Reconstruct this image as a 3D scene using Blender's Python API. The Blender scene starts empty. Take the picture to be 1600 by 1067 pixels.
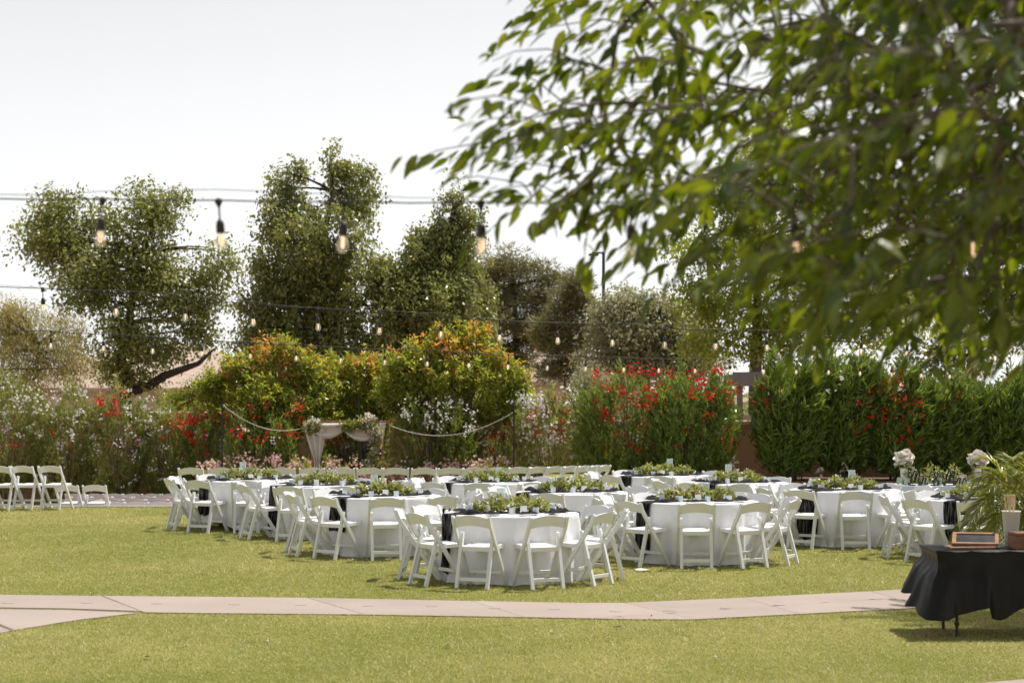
import bpy, math, random
import numpy as np
from mathutils import Vector, Matrix

# ------------------------------------------------------------------ camera, sky, sun, exposure
S = bpy.context.scene
COL = S.collection
F = 3111.0          # focal length in photo pixels (70 mm on a 36 mm wide sensor, photo 1600 wide)
HZ = 610.0          # photo row of the horizon
CH = 2.14           # camera height
cd = bpy.data.cameras.new('camera'); cam = bpy.data.objects.new('camera', cd); COL.objects.link(cam)
cd.sensor_width = 36; cd.lens = 36 * F / 1600.0
cam.location = (0, 0, CH); cam.rotation_euler = (math.radians(90), 0, 0)
cd.shift_y = (HZ - 533.5) / 1600.0
cd.clip_start = 0.1; cd.clip_end = 3000
cd.dof.use_dof = True; cd.dof.focus_distance = 24.0; cd.dof.aperture_fstop = 3.6
S.camera = cam
SUN_EL, SUN_B = math.radians(64), math.radians(38)      # elevation; bearing from +X (right) towards +Y (away)
sv = Vector((math.cos(SUN_EL) * math.cos(SUN_B), math.cos(SUN_EL) * math.sin(SUN_B), math.sin(SUN_EL)))
W = bpy.data.worlds.new('World'); S.world = W; W.use_nodes = True
nt = W.node_tree; bg = nt.nodes['Background']
sk = nt.nodes.new('ShaderNodeTexSky'); sk.sky_type = 'NISHITA'; sk.sun_disc = False
sk.sun_elevation = SUN_EL; sk.sun_rotation = math.atan2(sv.x, sv.y)
sk.air_density = 0.75; sk.dust_density = 0.4; sk.ozone_density = 1.0; sk.altitude = 300
hs = nt.nodes.new('ShaderNodeHueSaturation'); hs.inputs['Saturation'].default_value = 0.05
nt.links.new(sk.outputs[0], hs.inputs['Color']); nt.links.new(hs.outputs[0], bg.inputs[0])
bg.inputs[1].default_value = 0.138
sl = bpy.data.lights.new('sun', 'SUN'); sl.energy = 5.0; sl.angle = math.radians(0.53); sl.color = (1.0, 0.955, 0.88)
so = bpy.data.objects.new('sun', sl); COL.objects.link(so); so.rotation_euler = sv.to_track_quat('Z', 'Y').to_euler()
so.location = (20, 20, 40)
S.view_settings.view_transform = 'Standard'; S.view_settings.look = 'None'
S.view_settings.exposure = 0.20; S.view_settings.gamma = 1.0; S.view_settings.use_curve_mapping = False

# ------------------------------------------------------------------ helpers
def P(x, y, d):                       # photo pixel + distance -> world point
    return Vector(((x - 800) / F * d, d, CH - (y - HZ) / F * d))
def GX(x, d): return (x - 800) / F * d
def GD(y, z=0.0): return (CH - z) * F / (y - HZ)      # distance of a ground point seen at photo row y
def G(x, y, z=0.0):
    d = GD(y, z); return Vector((GX(x, d), d, z))

def lin(c):
    return tuple(((v / 255.0) / 12.92 if v / 255.0 <= 0.04045 else ((v / 255.0 + 0.055) / 1.055) ** 2.4) for v in c)

def mat(name, col, rough=0.6, col2=None, scale=6.0, bump=0.0, bscale=40.0, spec=0.5, metal=0.0, sheen=0.0):
    m = bpy.data.materials.new(name); m.use_nodes = True
    n = m.node_tree; p = n.nodes['Principled BSDF']
    p.inputs['Base Color'].default_value = (*col, 1); p.inputs['Roughness'].default_value = rough
    p.inputs['Specular IOR Level'].default_value = spec; p.inputs['Metallic'].default_value = metal
    p.inputs['Sheen Weight'].default_value = sheen
    tc = n.nodes.new('ShaderNodeTexCoord')
    if col2 is not None:
        t = n.nodes.new('ShaderNodeTexNoise'); t.inputs['Scale'].default_value = scale; t.inputs['Detail'].default_value = 5
        n.links.new(tc.outputs['Object'], t.inputs['Vector'])
        r = n.nodes.new('ShaderNodeValToRGB'); r.color_ramp.elements[0].position = 0.35; r.color_ramp.elements[1].position = 0.65
        r.color_ramp.elements[0].color = (*col, 1); r.color_ramp.elements[1].color = (*col2, 1)
        n.links.new(t.outputs['Fac'], r.inputs[0]); n.links.new(r.outputs[0], p.inputs['Base Color'])
    if bump:
        t2 = n.nodes.new('ShaderNodeTexNoise'); t2.inputs['Scale'].default_value = bscale; t2.inputs['Detail'].default_value = 6
        n.links.new(tc.outputs['Object'], t2.inputs['Vector'])
        b = n.nodes.new('ShaderNodeBump'); b.inputs['Strength'].default_value = bump; b.inputs['Distance'].default_value = 0.02
        n.links.new(t2.outputs['Fac'], b.inputs['Height']); n.links.new(b.outputs[0], p.inputs['Normal'])
    return m

def leafmat(name, ca, cb, rough=0.42, trans=0.35, spec=0.5, tcol=None, tval=1.8):
    """leaf: per-leaf tint between two greens, a little shine, light passing through"""
    m = bpy.data.materials.new(name); m.use_nodes = True
    n = m.node_tree; p = n.nodes['Principled BSDF']; out = n.nodes['Material Output']
    p.inputs['Roughness'].default_value = rough; p.inputs['Specular IOR Level'].default_value = spec
    a = n.nodes.new('ShaderNodeAttribute'); a.attribute_name = 'tint'
    mx = n.nodes.new('ShaderNodeMix'); mx.data_type = 'RGBA'
    mx.inputs[6].default_value = (*ca, 1); mx.inputs[7].default_value = (*cb, 1)
    n.links.new(a.outputs['Fac'], mx.inputs[0]); n.links.new(mx.outputs[2], p.inputs['Base Color'])
    tr = n.nodes.new('ShaderNodeBsdfTranslucent')
    if tcol is None:
        hv = n.nodes.new('ShaderNodeHueSaturation'); hv.inputs['Hue'].default_value = 0.485
        hv.inputs['Saturation'].default_value = 1.15; hv.inputs['Value'].default_value = tval
        n.links.new(mx.outputs[2], hv.inputs['Color']); n.links.new(hv.outputs[0], tr.inputs['Color'])
    else:
        tr.inputs['Color'].default_value = (*tcol, 1)
    ms = n.nodes.new('ShaderNodeMixShader'); ms.inputs[0].default_value = trans
    n.links.new(p.outputs[0], ms.inputs[1]); n.links.new(tr.outputs[0], ms.inputs[2]); n.links.new(ms.outputs[0], out.inputs[0])
    return m

def glassmat(name, col=(0.95, 0.97, 0.97), fac=0.25, rough=0.05):
    m = bpy.data.materials.new(name); m.use_nodes = True
    n = m.node_tree; p = n.nodes['Principled BSDF']; out = n.nodes['Material Output']
    p.inputs['Base Color'].default_value = (*col, 1); p.inputs['Roughness'].default_value = rough
    t = n.nodes.new('ShaderNodeBsdfTransparent'); t.inputs[0].default_value = (*col, 1)
    ms = n.nodes.new('ShaderNodeMixShader'); ms.inputs[0].default_value = fac
    n.links.new(t.outputs[0], ms.inputs[1]); n.links.new(p.outputs[0], ms.inputs[2]); n.links.new(ms.outputs[0], out.inputs[0])
    return m

def emat(name, col, s):
    m = bpy.data.materials.new(name); m.use_nodes = True
    p = m.node_tree.nodes['Principled BSDF']
    p.inputs['Base Color'].default_value = (*col, 1); p.inputs['Emission Color'].default_value = (*col, 1)
    p.inputs['Emission Strength'].default_value = s
    return m

def tag(o, label=None, cat=None, group=None, kind=None):
    if label: o['label'] = label
    if cat: o['category'] = cat
    if group: o['group'] = group
    if kind: o['kind'] = kind
    return o
def empty(name, loc=(0, 0, 0), rz=0.0, label=None, cat=None, group=None):
    o = bpy.data.objects.new(name, None); COL.objects.link(o); o.empty_display_size = 0.1
    o.location = loc; o.rotation_euler = (0, 0, rz)
    return tag(o, label, cat, group)
def copy_tree(o, parent=None):
    c = o.copy(); COL.objects.link(c)
    if parent is not None: c.parent = parent
    for ch in list(o.children): copy_tree(ch, c)
    return c
def link(name, me, m, parent=None, loc=None, smooth=False):
    o = bpy.data.objects.new(name, me); COL.objects.link(o)
    if m is not None and not me.materials: me.materials.append(m)
    if parent is not None: o.parent = parent
    if loc is not None: o.location = loc
    if smooth: me.polygons.foreach_set('use_smooth', [True] * len(me.polygons))
    return o

class B:                                # collects shapes for ONE mesh
    def __init__(s): s.v = []; s.f = []
    def add(s, vs, fs):
        k = len(s.v); s.v += [tuple(v) for v in vs]; s.f += [tuple(i + k for i in f) for f in fs]; return s
    def box(s, c, sz, M=None, ch=0.0):
        x, y, z = sz[0] / 2, sz[1] / 2, sz[2] / 2
        if ch <= 0:
            vs = [Vector(p) for p in [(-x, -y, -z), (x, -y, -z), (x, y, -z), (-x, y, -z), (-x, -y, z), (x, -y, z), (x, y, z), (-x, y, z)]]
            fs = [(0, 3, 2, 1), (4, 5, 6, 7), (0, 1, 5, 4), (1, 2, 6, 5), (2, 3, 7, 6), (3, 0, 4, 7)]
        else:
            vs = []
            for zz, k in ((-z, ch), (-z + ch, 0), (z - ch, 0), (z, ch)):
                vs += [Vector(p) for p in [(-x + k, -y + k, zz), (x - k, -y + k, zz), (x - k, y - k, zz), (-x + k, y - k, zz)]]
            fs = [(0, 3, 2, 1), (12, 13, 14, 15)]
            for l in range(3):
                for i in range(4): fs.append((l * 4 + i, l * 4 + (i + 1) % 4, l * 4 + 4 + (i + 1) % 4, l * 4 + 4 + i))
        if M is not None: vs = [M @ v for v in vs]
        return s.add([v + Vector(c) for v in vs], fs)
    def bar(s, a, b, w, h, up=(0, 0, 1)):       # square bar from a to b
        a, b = Vector(a), Vector(b); d = (b - a); L = d.length; d.normalize()
        u = Vector(up).cross(d)
        if u.length < 1e-4: u = Vector((1, 0, 0)).cross(d)
        u.normalize(); t = d.cross(u)
        M = Matrix((u, t, d)).transposed()
        return s.box((a + b) / 2, (w, h, L), M, ch=min(w, h) * 0.18)
    def tube(s, pts, r, n=6, caps=True):
        pts = [Vector(p) for p in pts]; m = len(pts)
        rs = list(r) if hasattr(r, '__len__') else [r] * m
        k = len(s.v); ref = None
        for i, p in enumerate(pts):
            d = (pts[min(i + 1, m - 1)] - pts[max(i - 1, 0)])
            if d.length < 1e-9: d = Vector((0, 0, 1))
            d.normalize()
            if ref is None:
                ref = Vector((0, 0, 1)) if abs(d.z) < 0.9 else Vector((1, 0, 0))
            u = ref - d * ref.dot(d); u.normalize(); ref = u; w = d.cross(u)
            for j in range(n):
                a = 2 * math.pi * j / n
                s.v.append(tuple(p + (u * math.cos(a) + w * math.sin(a)) * rs[i]))
        for i in range(m - 1):
            for j in range(n):
                s.f.append((k + i * n + j, k + i * n + (j + 1) % n, k + (i + 1) * n + (j + 1) % n, k + (i + 1) * n + j))
        if caps:
            s.f.append(tuple(k + j for j in range(n))[::-1]); s.f.append(tuple(k + (m - 1) * n + j for j in range(n)))
        return s
    def lathe(s, prof, n=16, c=(0, 0, 0)):
        k = len(s.v); c = Vector(c)
        for r, z in prof:
            for j in range(n):
                a = 2 * math.pi * j / n; s.v.append(tuple(c + Vector((r * math.cos(a), r * math.sin(a), z))))
        for i in range(len(prof) - 1):
            for j in range(n):
                s.f.append((k + i * n + j, k + i * n + (j + 1) % n, k + (i + 1) * n + (j + 1) % n, k + (i + 1) * n + j))
        if prof[0][0] > 1e-4: s.f.append(tuple(k + j for j in range(n))[::-1])
        if prof[-1][0] > 1e-4: s.f.append(tuple(k + (len(prof) - 1) * n + j for j in range(n)))
        return s
    def prism(s, poly, z0, z1):                 # poly counter-clockwise in xy
        n = len(poly)
        vs = [(p[0], p[1], z0) for p in poly] + [(p[0], p[1], z1) for p in poly]
        fs = [tuple(range(n))[::-1], tuple(range(n, 2 * n))] + [(i, (i + 1) % n, n + (i + 1) % n, n + i) for i in range(n)]
        return s.add(vs, fs)
    def grid(s, fn, nu, nv, closed_u=False):
        k = len(s.v)
        for j in range(nv + 1):
            for i in range(nu if closed_u else nu + 1):
                s.v.append(tuple(fn(i / nu, j / nv)))
        w = nu if closed_u else nu + 1
        for j in range(nv):
            for i in range(nu):
                i2 = (i + 1) % w if closed_u else i + 1
                s.f.append((k + j * w + i, k + j * w + i2, k + (j + 1) * w + i2, k + (j + 1) * w + i))
        return s
    def mesh(s, name):
        me = bpy.data.meshes.new(name); me.from_pydata(s.v, [], s.f); me.update(); return me
    def build(s, name, m, parent=None, loc=None, smooth=False):
        return link(name, s.mesh(name), m, parent, loc, smooth)

def npmesh(name, verts, nper, tint=None, matidx=None):
    """verts: (N, nper, 3) -> N faces of nper corners"""
    N = verts.shape[0]; me = bpy.data.meshes.new(name)
    me.vertices.add(N * nper); me.vertices.foreach_set('co', verts.astype(np.float32).ravel())
    me.loops.add(N * nper); me.loops.foreach_set('vertex_index', np.arange(N * nper, dtype=np.int32))
    me.polygons.add(N); me.polygons.foreach_set('loop_start', np.arange(0, N * nper, nper, dtype=np.int32))
    try: me.polygons.foreach_set('loop_total', np.full(N, nper, dtype=np.int32))
    except Exception: pass
    if matidx is not None: me.polygons.foreach_set('material_index', matidx.astype(np.int32))
    if tint is not None:
        at = me.attributes.new('tint', 'FLOAT', 'FACE'); at.data.foreach_set('value', tint.astype(np.float32))
    me.update(calc_edges=True); me.validate()
    return me
def unit(a):
    return a / np.maximum(np.linalg.norm(a, axis=-1, keepdims=True), 1e-9)
def leafquads(rng, pos, dirs, L, Wd, upbias=0.6):
    """diamond leaves; blade tends to face up"""
    N = len(pos); dirs = unit(dirs)
    nr = rng.normal(size=(N, 3)); nr[:, 2] += upbias * 2
    side = unit(np.cross(dirs, nr)); nn = unit(np.cross(side, dirs))
    L = np.broadcast_to(L, (N,))[:, None]; Wd = np.broadcast_to(Wd, (N,))[:, None]
    mid = pos + dirs * L * 0.45 + nn * L * 0.06
    return np.stack([pos, mid + side * Wd * 0.5, pos + dirs * L - nn * L * 0.08, mid - side * Wd * 0.5], 1)
def leafobj(name, rng, pos, dirs, L, Wd, m, parent, upbias=0.6, tint=None, matidx=None, mats=None, kind='stuff'):
    q = leafquads(rng, pos, dirs, L, Wd, upbias)
    if tint is None: tint = rng.random(len(pos))
    me = npmesh(name, q, 4, tint, matidx)
    for mm in (mats or [m]): me.materials.append(mm)
    o = link(name, me, None, parent)
    if kind: o['kind'] = kind
    return o
def sph(rng, n):
    return unit(rng.normal(size=(n, 3)))
# ------------------------------------------------------------------ materials
M = {}
M['resin'] = mat('white_resin', (0.76, 0.765, 0.77), 0.40, (0.72, 0.725, 0.73), 9)
M['pad'] = mat('white_seat_pad', (0.72, 0.72, 0.70), 0.5)
M['linen'] = mat('white_linen', (0.77, 0.775, 0.80), 0.85, (0.73, 0.735, 0.765), 4, bump=0.3, bscale=9, spec=0.2)
def gauzemat():
    """crinkled gauze: pale and dark threads running down the cloth"""
    m = mat('black_gauze', (0.010, 0.010, 0.010), 0.95, spec=0.08); n = m.node_tree; p = n.nodes['Principled BSDF']
    tc = n.nodes.new('ShaderNodeTexCoord'); mp = n.nodes.new('ShaderNodeMapping'); mp.inputs['Scale'].default_value = (55, 55, 5)
    t = n.nodes.new('ShaderNodeTexNoise'); t.inputs['Scale'].default_value = 1.0; t.inputs['Detail'].default_value = 4
    n.links.new(tc.outputs['Object'], mp.inputs['Vector']); n.links.new(mp.outputs[0], t.inputs['Vector'])
    r = n.nodes.new('ShaderNodeValToRGB'); r.color_ramp.elements[0].position = 0.45; r.color_ramp.elements[1].position = 0.72
    r.color_ramp.elements[0].color = (0.009, 0.009, 0.009, 1); r.color_ramp.elements[1].color = (0.15, 0.148, 0.143, 1)
    n.links.new(t.outputs['Fac'], r.inputs[0]); n.links.new(r.outputs[0], p.inputs['Base Color'])
    return m
M['gauze'] = gauzemat()
M['napkin'] = mat('black_napkin', (0.010, 0.010, 0.011), 0.85, (0.022, 0.022, 0.024), 12, spec=0.15)
M['blackcloth'] = mat('black_tablecloth', (0.0055, 0.005, 0.005), 0.45, (0.009, 0.008, 0.008), 5, bump=0.25, bscale=9, spec=0.22)
M['glass'] = glassmat('clear_glass', (0.93, 0.96, 0.97), 0.30)
M['votive'] = glassmat('frosted_votive', (0.80, 0.85, 0.90), 0.75, 0.2)
M['jar'] = glassmat('green_jar', (0.74, 0.78, 0.70), 0.35, 0.1)
M['bulbglass'] = glassmat('bulb_glass', (0.93, 0.91, 0.88), 0.26)
M['filament'] = emat('lit_filament', (1.0, 0.68, 0.42), 1.5)
M['wax'] = mat('candle_wax', (0.78, 0.74, 0.66), 0.6)
M['blackmetal'] = mat('black_metal', (0.012, 0.012, 0.012), 0.5)
M['cable'] = mat('dark_cable', (0.016, 0.014, 0.014), 0.6)
M['socket'] = mat('brown_socket', (0.020, 0.012, 0.010), 0.5)
M['wood'] = mat('warm_wood', (0.33, 0.16, 0.07), 0.5, (0.22, 0.10, 0.045), 14)
M['palewood'] = mat('pale_wood', (0.62, 0.47, 0.33), 0.6, (0.52, 0.38, 0.25), 20)
M['boxwood'] = mat('reddish_box_wood', (0.20, 0.072, 0.03), 0.4, (0.12, 0.04, 0.018), 10)
M['bark'] = mat('grey_brown_bark', (0.085, 0.062, 0.048), 0.9, (0.16, 0.125, 0.10), 9, bump=0.7, bscale=25)
M['darkbark'] = mat('dark_bark', (0.030, 0.022, 0.018), 0.9, (0.06, 0.045, 0.035), 9, bump=0.7, bscale=25)
M['pinebark'] = mat('red_brown_pine_bark', (0.13, 0.065, 0.042), 0.9, (0.075, 0.04, 0.03), 6, bump=0.8, bscale=18)
M['cane'] = mat('oleander_cane', (0.20, 0.155, 0.10), 0.8, (0.13, 0.10, 0.065), 12)
M['stucco'] = mat('peach_stucco', (0.50, 0.315, 0.205), 0.92, (0.45, 0.275, 0.175), 1.5, bump=0.35, bscale=60)
M['cap'] = mat('wall_cap_stucco', (0.62, 0.49, 0.38), 0.9, (0.56, 0.43, 0.33), 3)
M['house'] = mat('tan_house_stucco', (0.52, 0.40, 0.31), 0.9, (0.47, 0.36, 0.28), 2)
M['tile'] = mat('pale_roof_tile', (0.46, 0.36, 0.29), 0.85, (0.40, 0.30, 0.24), 5)
M['window'] = mat('dark_window', (0.03, 0.035, 0.04), 0.1)
M['brownpaint'] = mat('brown_door_paint', (0.20, 0.13, 0.10), 0.6)
M['greytrim'] = mat('grey_patio_paint', (0.22, 0.20, 0.185), 0.7, (0.19, 0.17, 0.155), 4)
M['lightpole'] = mat('dark_green_pole', (0.012, 0.045, 0.038), 0.4)
M['drape'] = mat('ivory_drape', (0.66, 0.63, 0.57), 0.8, (0.60, 0.57, 0.51), 4, spec=0.2)
M['frost'] = mat('white_plastic', (0.70, 0.68, 0.64), 0.4)
M['paper'] = mat('white_paper', (0.75, 0.75, 0.73), 0.7)
M['photo'] = mat('dark_glazed_print', (0.02, 0.022, 0.026), 0.08)
M['pot'] = mat('dark_planter', (0.05, 0.04, 0.035), 0.6)
M['steel'] = mat('grey_steel', (0.35, 0.35, 0.35), 0.35, metal=1.0)
M['concrete'] = mat('pale_pinkish_concrete', (0.355, 0.292, 0.258), 0.9, (0.318, 0.260, 0.228), 1.2, bump=0.25, bscale=120, spec=0.2)
M['concrete2'] = mat('pale_pinkish_concrete_b', (0.37, 0.306, 0.270), 0.9, (0.332, 0.273, 0.240), 0.9, bump=0.25, bscale=120, spec=0.2)
M['joint'] = mat('dark_joint', (0.15, 0.10, 0.08), 0.95)
M['stain'] = mat('rust_stain', (0.31, 0.24, 0.21), 0.95)
M['kerb'] = mat('kerb_concrete', (0.46, 0.40, 0.37), 0.9, (0.40, 0.34, 0.31), 4)
M['mulch'] = mat('bark_mulch', (0.20, 0.115, 0.075), 0.95, (0.11, 0.06, 0.04), 7, bump=1.0, bscale=18)
M['dirt'] = mat('dry_ground', (0.32, 0.24, 0.17), 0.95, (0.26, 0.19, 0.13), 0.3, bump=0.3, bscale=6)
# leaves
LM = {}
LM['olive'] = leafmat('olive_leaf', (0.115, 0.145, 0.040), (0.32, 0.335, 0.12), 0.34, 0.34)
LM['dark'] = leafmat('dark_leaf', (0.08, 0.11, 0.03), (0.20, 0.235, 0.075), 0.33, 0.35)
LM['weep'] = leafmat('weeping_leaf', (0.100, 0.128, 0.036), (0.32, 0.335, 0.125), 0.28, 0.38)
LM['needle'] = leafmat('pine_needle', (0.11, 0.12, 0.045), (0.27, 0.25, 0.11), 0.55, 0.25)
LM['willow'] = leafmat('yellow_olive_leaf', (0.250, 0.225, 0.069), (0.400, 0.362, 0.150), 0.40, 0.35)
LM['fresh'] = leafmat('fresh_green_leaf', (0.15, 0.20, 0.032), (0.33, 0.36, 0.075), 0.36, 0.45)
LM['pistache'] = leafmat('yellow_green_leaf', (0.150, 0.205, 0.035), (0.40, 0.42, 0.10), 0.36, 0.45)
LM['orange'] = leafmat('orange_new_leaf', (0.52, 0.27, 0.08), (0.58, 0.38, 0.13), 0.45, 0.45)
LM['oleander'] = leafmat('oleander_leaf', (0.090, 0.135, 0.030), (0.24, 0.285, 0.075), 0.40, 0.36)
LM['oleander_pale'] = leafmat('pale_oleander_leaf', (0.145, 0.180, 0.050), (0.32, 0.34, 0.115), 0.40, 0.38)
LM['hedge'] = leafmat('hedge_leaf', (0.062, 0.110, 0.024), (0.225, 0.285, 0.072), 0.36, 0.36)
LM['greygreen'] = leafmat('grey_green_leaf', (0.208, 0.221, 0.111), (0.338, 0.338, 0.195), 0.5, 0.3)
LM['palm'] = leafmat('palm_leaflet', (0.130, 0.169, 0.029), (0.312, 0.319, 0.078), 0.35, 0.38)
LM['palmdry'] = leafmat('olive_palm_leaflet', (0.10, 0.115, 0.035), (0.20, 0.19, 0.075), 0.42, 0.3)
LM['garland'] = leafmat('garland_leaf', (0.115, 0.144, 0.034), (0.310, 0.322, 0.115), 0.42, 0.35)
LM['ash'] = leafmat('broad_ash_leaf', (0.045, 0.075, 0.010), (0.140, 0.170, 0.028), 0.32, 0.44, 0.5, None, 2.0)
LM['white'] = leafmat('white_petal', (0.74, 0.71, 0.66), (0.80, 0.79, 0.77), 0.6, 0.25, 0.2, (0.8, 0.78, 0.74))
LM['cream'] = leafmat('cream_petal', (0.76, 0.66, 0.56), (0.80, 0.76, 0.70), 0.6, 0.25, 0.2, (0.8, 0.72, 0.62))
LM['red'] = leafmat('red_petal', (0.50, 0.010, 0.012), (0.66, 0.030, 0.026), 0.5, 0.25, 0.3, (0.75, 0.03, 0.03))
LM['pink'] = leafmat('pink_petal', (0.70, 0.45, 0.40), (0.76, 0.60, 0.55), 0.6, 0.25, 0.2, (0.8, 0.5, 0.45))
LM['grass'] = leafmat('grass_blade', (0.208, 0.246, 0.050), (0.562, 0.510, 0.247), 0.5, 0.25, 0.35)

# lawn: green and straw patches at several scales
def lawnmat():
    m = bpy.data.materials.new('mown_lawn'); m.use_nodes = True
    n = m.node_tree; p = n.nodes['Principled BSDF']; p.inputs['Roughness'].default_value = 0.95; p.inputs['Specular IOR Level'].default_value = 0.1
    tc = n.nodes.new('ShaderNodeTexCoord')
    def noise(sc, det):
        t = n.nodes.new('ShaderNodeTexNoise'); t.inputs['Scale'].default_value = sc; t.inputs['Detail'].default_value = det
        n.links.new(tc.outputs['Object'], t.inputs['Vector']); return t
    a = noise(0.5, 4); b = noise(55, 3)
    r1 = n.nodes.new('ShaderNodeValToRGB'); r1.color_ramp.elements[0].position = 0.38; r1.color_ramp.elements[1].position = 0.66
    r1.color_ramp.elements[0].color = (0.233, 0.237, 0.058, 1); r1.color_ramp.elements[1].color = (0.35, 0.322, 0.112, 1)
    n.links.new(a.outputs['Fac'], r1.inputs[0])
    r2 = n.nodes.new('ShaderNodeValToRGB'); r2.color_ramp.elements[0].position = 0.36; r2.color_ramp.elements[1].position = 0.62
    r2.color_ramp.elements[0].color = (0.50, 0.52, 0.45, 1); r2.color_ramp.elements[1].color = (1.15, 1.12, 1.1, 1)
    n.links.new(b.outputs['Fac'], r2.inputs[0])
    mx = n.nodes.new('ShaderNodeMix'); mx.data_type = 'RGBA'; mx.blend_type = 'MULTIPLY'; mx.inputs[0].default_value = 1.0
    n.links.new(r1.outputs[0], mx.inputs[6]); n.links.new(r2.outputs[0], mx.inputs[7]); n.links.new(mx.outputs[2], p.inputs['Base Color'])
    bp = n.nodes.new('ShaderNodeBump'); bp.inputs['Strength'].default_value = 0.9; bp.inputs['Distance'].default_value = 0.03
    n.links.new(b.outputs['Fac'], bp.inputs['Height']); n.links.new(bp.outputs[0], p.inputs['Normal'])
    return m
M['lawn'] = lawnmat()

# ------------------------------------------------------------------ the setting
tag(B().prism([(-1500, -60), (1500, -60), (1500, 2500), (-1500, 2500)], -1.6, -1.30).build('ground', M['dirt']), kind='structure')
EDGE = 36.5; BX = 3.0            # far edge of the upper lawn; beyond BX it runs on to the hedge
tag(B().prism([(-45, -8), (45, -8), (45, 51), (0.9, 51), (0.9, 45), (BX, 40), (BX, EDGE), (-45, EDGE)], -1.30, 0.0).build('lawn', M['lawn']), kind='structure')
tag(B().box((-21.0, EDGE + 0.09, -0.636), (48.0 - 0.02, 0.18, 1.32)).build('kerb', M['kerb']), kind='structure')
tag(B().box((-21.0, EDGE + 0.18 + 0.36, -0.86), (47.96, 0.72, 0.92)).build('terrace_step', M['kerb']), kind='structure')
def tz(d):
    return -0.74 - 0.42 * min(max((d - 37.4) / 11.6, 0), 1) - 0.04 * min(max((d - 49) / 4, 0), 1)
b = B(); b.grid(lambda u, v: (-45 + u * (45 + BX - 0.01), 37.401 + v * 14, tz(37.4 + v * 14)), 4, 14)
tag(b.build('terrace', M['mulch']), kind='structure')
tag(B().prism([(-45, 51.4), (BX, 51.4), (BX, 58.4), (-45, 58.4)], -1.29, -1.17).build('planting_bed', M['mulch']), kind='structure')
tag(B().prism([(BX, 46.2), (45, 46.2), (45, 50.6), (BX, 50.6)], 0.0, 0.03).build('hedge_bed', M['mulch']), kind='structure')

# concrete path: slabs laid between joints
far_px = [(-420, 929), (0, 930), (160, 932), (480, 935), (735, 940), (900, 943), (975, 943), (1160, 935), (1360, 925), (1600, 910), (1900, 893)]
near_px = [(225, 958), (300, 959), (570, 961.5), (820, 965.5), (1000, 969), (1085, 969), (1250, 960.5), (1450, 950), (1690, 935), (1980, 917)]
def interp(pts, x):
    for (x0, y0), (x1, y1) in zip(pts, pts[1:]):
        if x0 <= x <= x1: return y0 + (y1 - y0) * (x - x0) / (x1 - x0)
    return pts[-1][1] if x > pts[-1][0] else pts[0][1]
path = tag(empty('path'), kind='structure')
pathpolys = []
def slab(pxs, gap, m, top=0.012):
    pts = [G(x, y) for x, y in pxs]
    c = sum(pts, Vector((0, 0, 0))) / len(pts)
    q = []
    for p in pts:
        dv = p - c; q.append((p.x - dv.x / dv.length * gap, p.y - dv.y / dv.length * gap))
    area = sum(a[0] * b2[1] - b2[0] * a[1] for a, b2 in zip(q, q[1:] + q[:1]))
    if area < 0: q = q[::-1]
    pathpolys.append(q)
    bb = B(); bb.prism(q, 0.003, top)
    return bb.build('slab', m, path)
jx = [(160, 225), (480, 570), (735, 820), (975, 1085), (1160, 1250), (1360, 1450), (1600, 1690), (1900, 1980)]
for k, ((f0, n0), (f1, n1)) in enumerate(zip(jx, jx[1:])):
    ff = [(f0, interp(far_px, f0))] + [p for p in far_px if f0 < p[0] < f1] + [(f1, interp(far_px, f1))]
    nn = [(n0, interp(near_px, n0))] + [p for p in near_px if n0 < p[0] < n1] + [(n1, interp(near_px, n1))]
    slab(ff + nn[::-1], 0.004 if k else 0.008, M['concrete' if k % 2 else 'concrete2'])
slab([(-420, 929), (0, 930), (160, 932), (222, 956), (110, 952), (0, 950.5), (-420, 949)], 0.02, M['concrete'])
slab([(-420, 951), (0, 952.5), (110, 954), (219, 958.5), (165, 965), (130, 969), (90, 975), (55, 981), (22, 986), (-30, 965)], 0.02, M['concrete2'])
slab([(-420, 951.5), (-32, 966), (20, 987), (-10, 993), (-120, 1010), (-420, 1040)], 0.02, M['concrete'])
bb = B()
q = [G(x, y) for x, y in far_px] + [G(x, y) for x, y in near_px[::-1]] + [G(130, 968), G(20, 985), G(-420, 1035)]
for poly in pathpolys: pass
jb = B()
for (f0, n0) in jx[:-1]:
    a, c = G(f0, interp(far_px, f0)), G(n0, interp(near_px, n0)); jb.bar(a + Vector((0, -0.02, 0.004)), c + Vector((0, 0.02, 0.004)), 0.03, 0.010)
pts = [G(x, y) for x, y in [(-420, 950), (0, 951.5), (110, 953), (220, 957)]]
for a, c in zip(pts, pts[1:]): jb.bar(a + Vector((0, 0, 0.004)), c + Vector((0, 0, 0.004)), 0.05, 0.010)
a, c = G(-31, 965.5), G(21, 986.5); jb.bar(a + Vector((0, 0, 0.004)), c + Vector((0, 0, 0.004)), 0.05, 0.010)
jb.build('joint', M['joint'], path)
rs = random.Random(4)
for x, y in [(10, 944), (135, 944), (245, 944.5), (365, 946), (470, 947), (575, 948), (675, 949), (775, 952), (868, 953.5), (960, 957), (1045, 955.5), (1132, 951.5), (1216, 947), (1370, 938)]:
    p = G(x, y); bb = B(); n = 12; ph = rs.random() * 6
    poly = [(p.x + (0.05 + 0.02 * math.sin(3 * t + ph)) * math.cos(t), p.y + (0.035 + 0.015 * math.cos(2 * t + ph)) * math.sin(t)) for t in [2 * math.pi * i / n for i in range(n)]]
    bb.prism(poly, 0.011, 0.0145).build('rust_stain', M['stain'], path)
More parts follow.
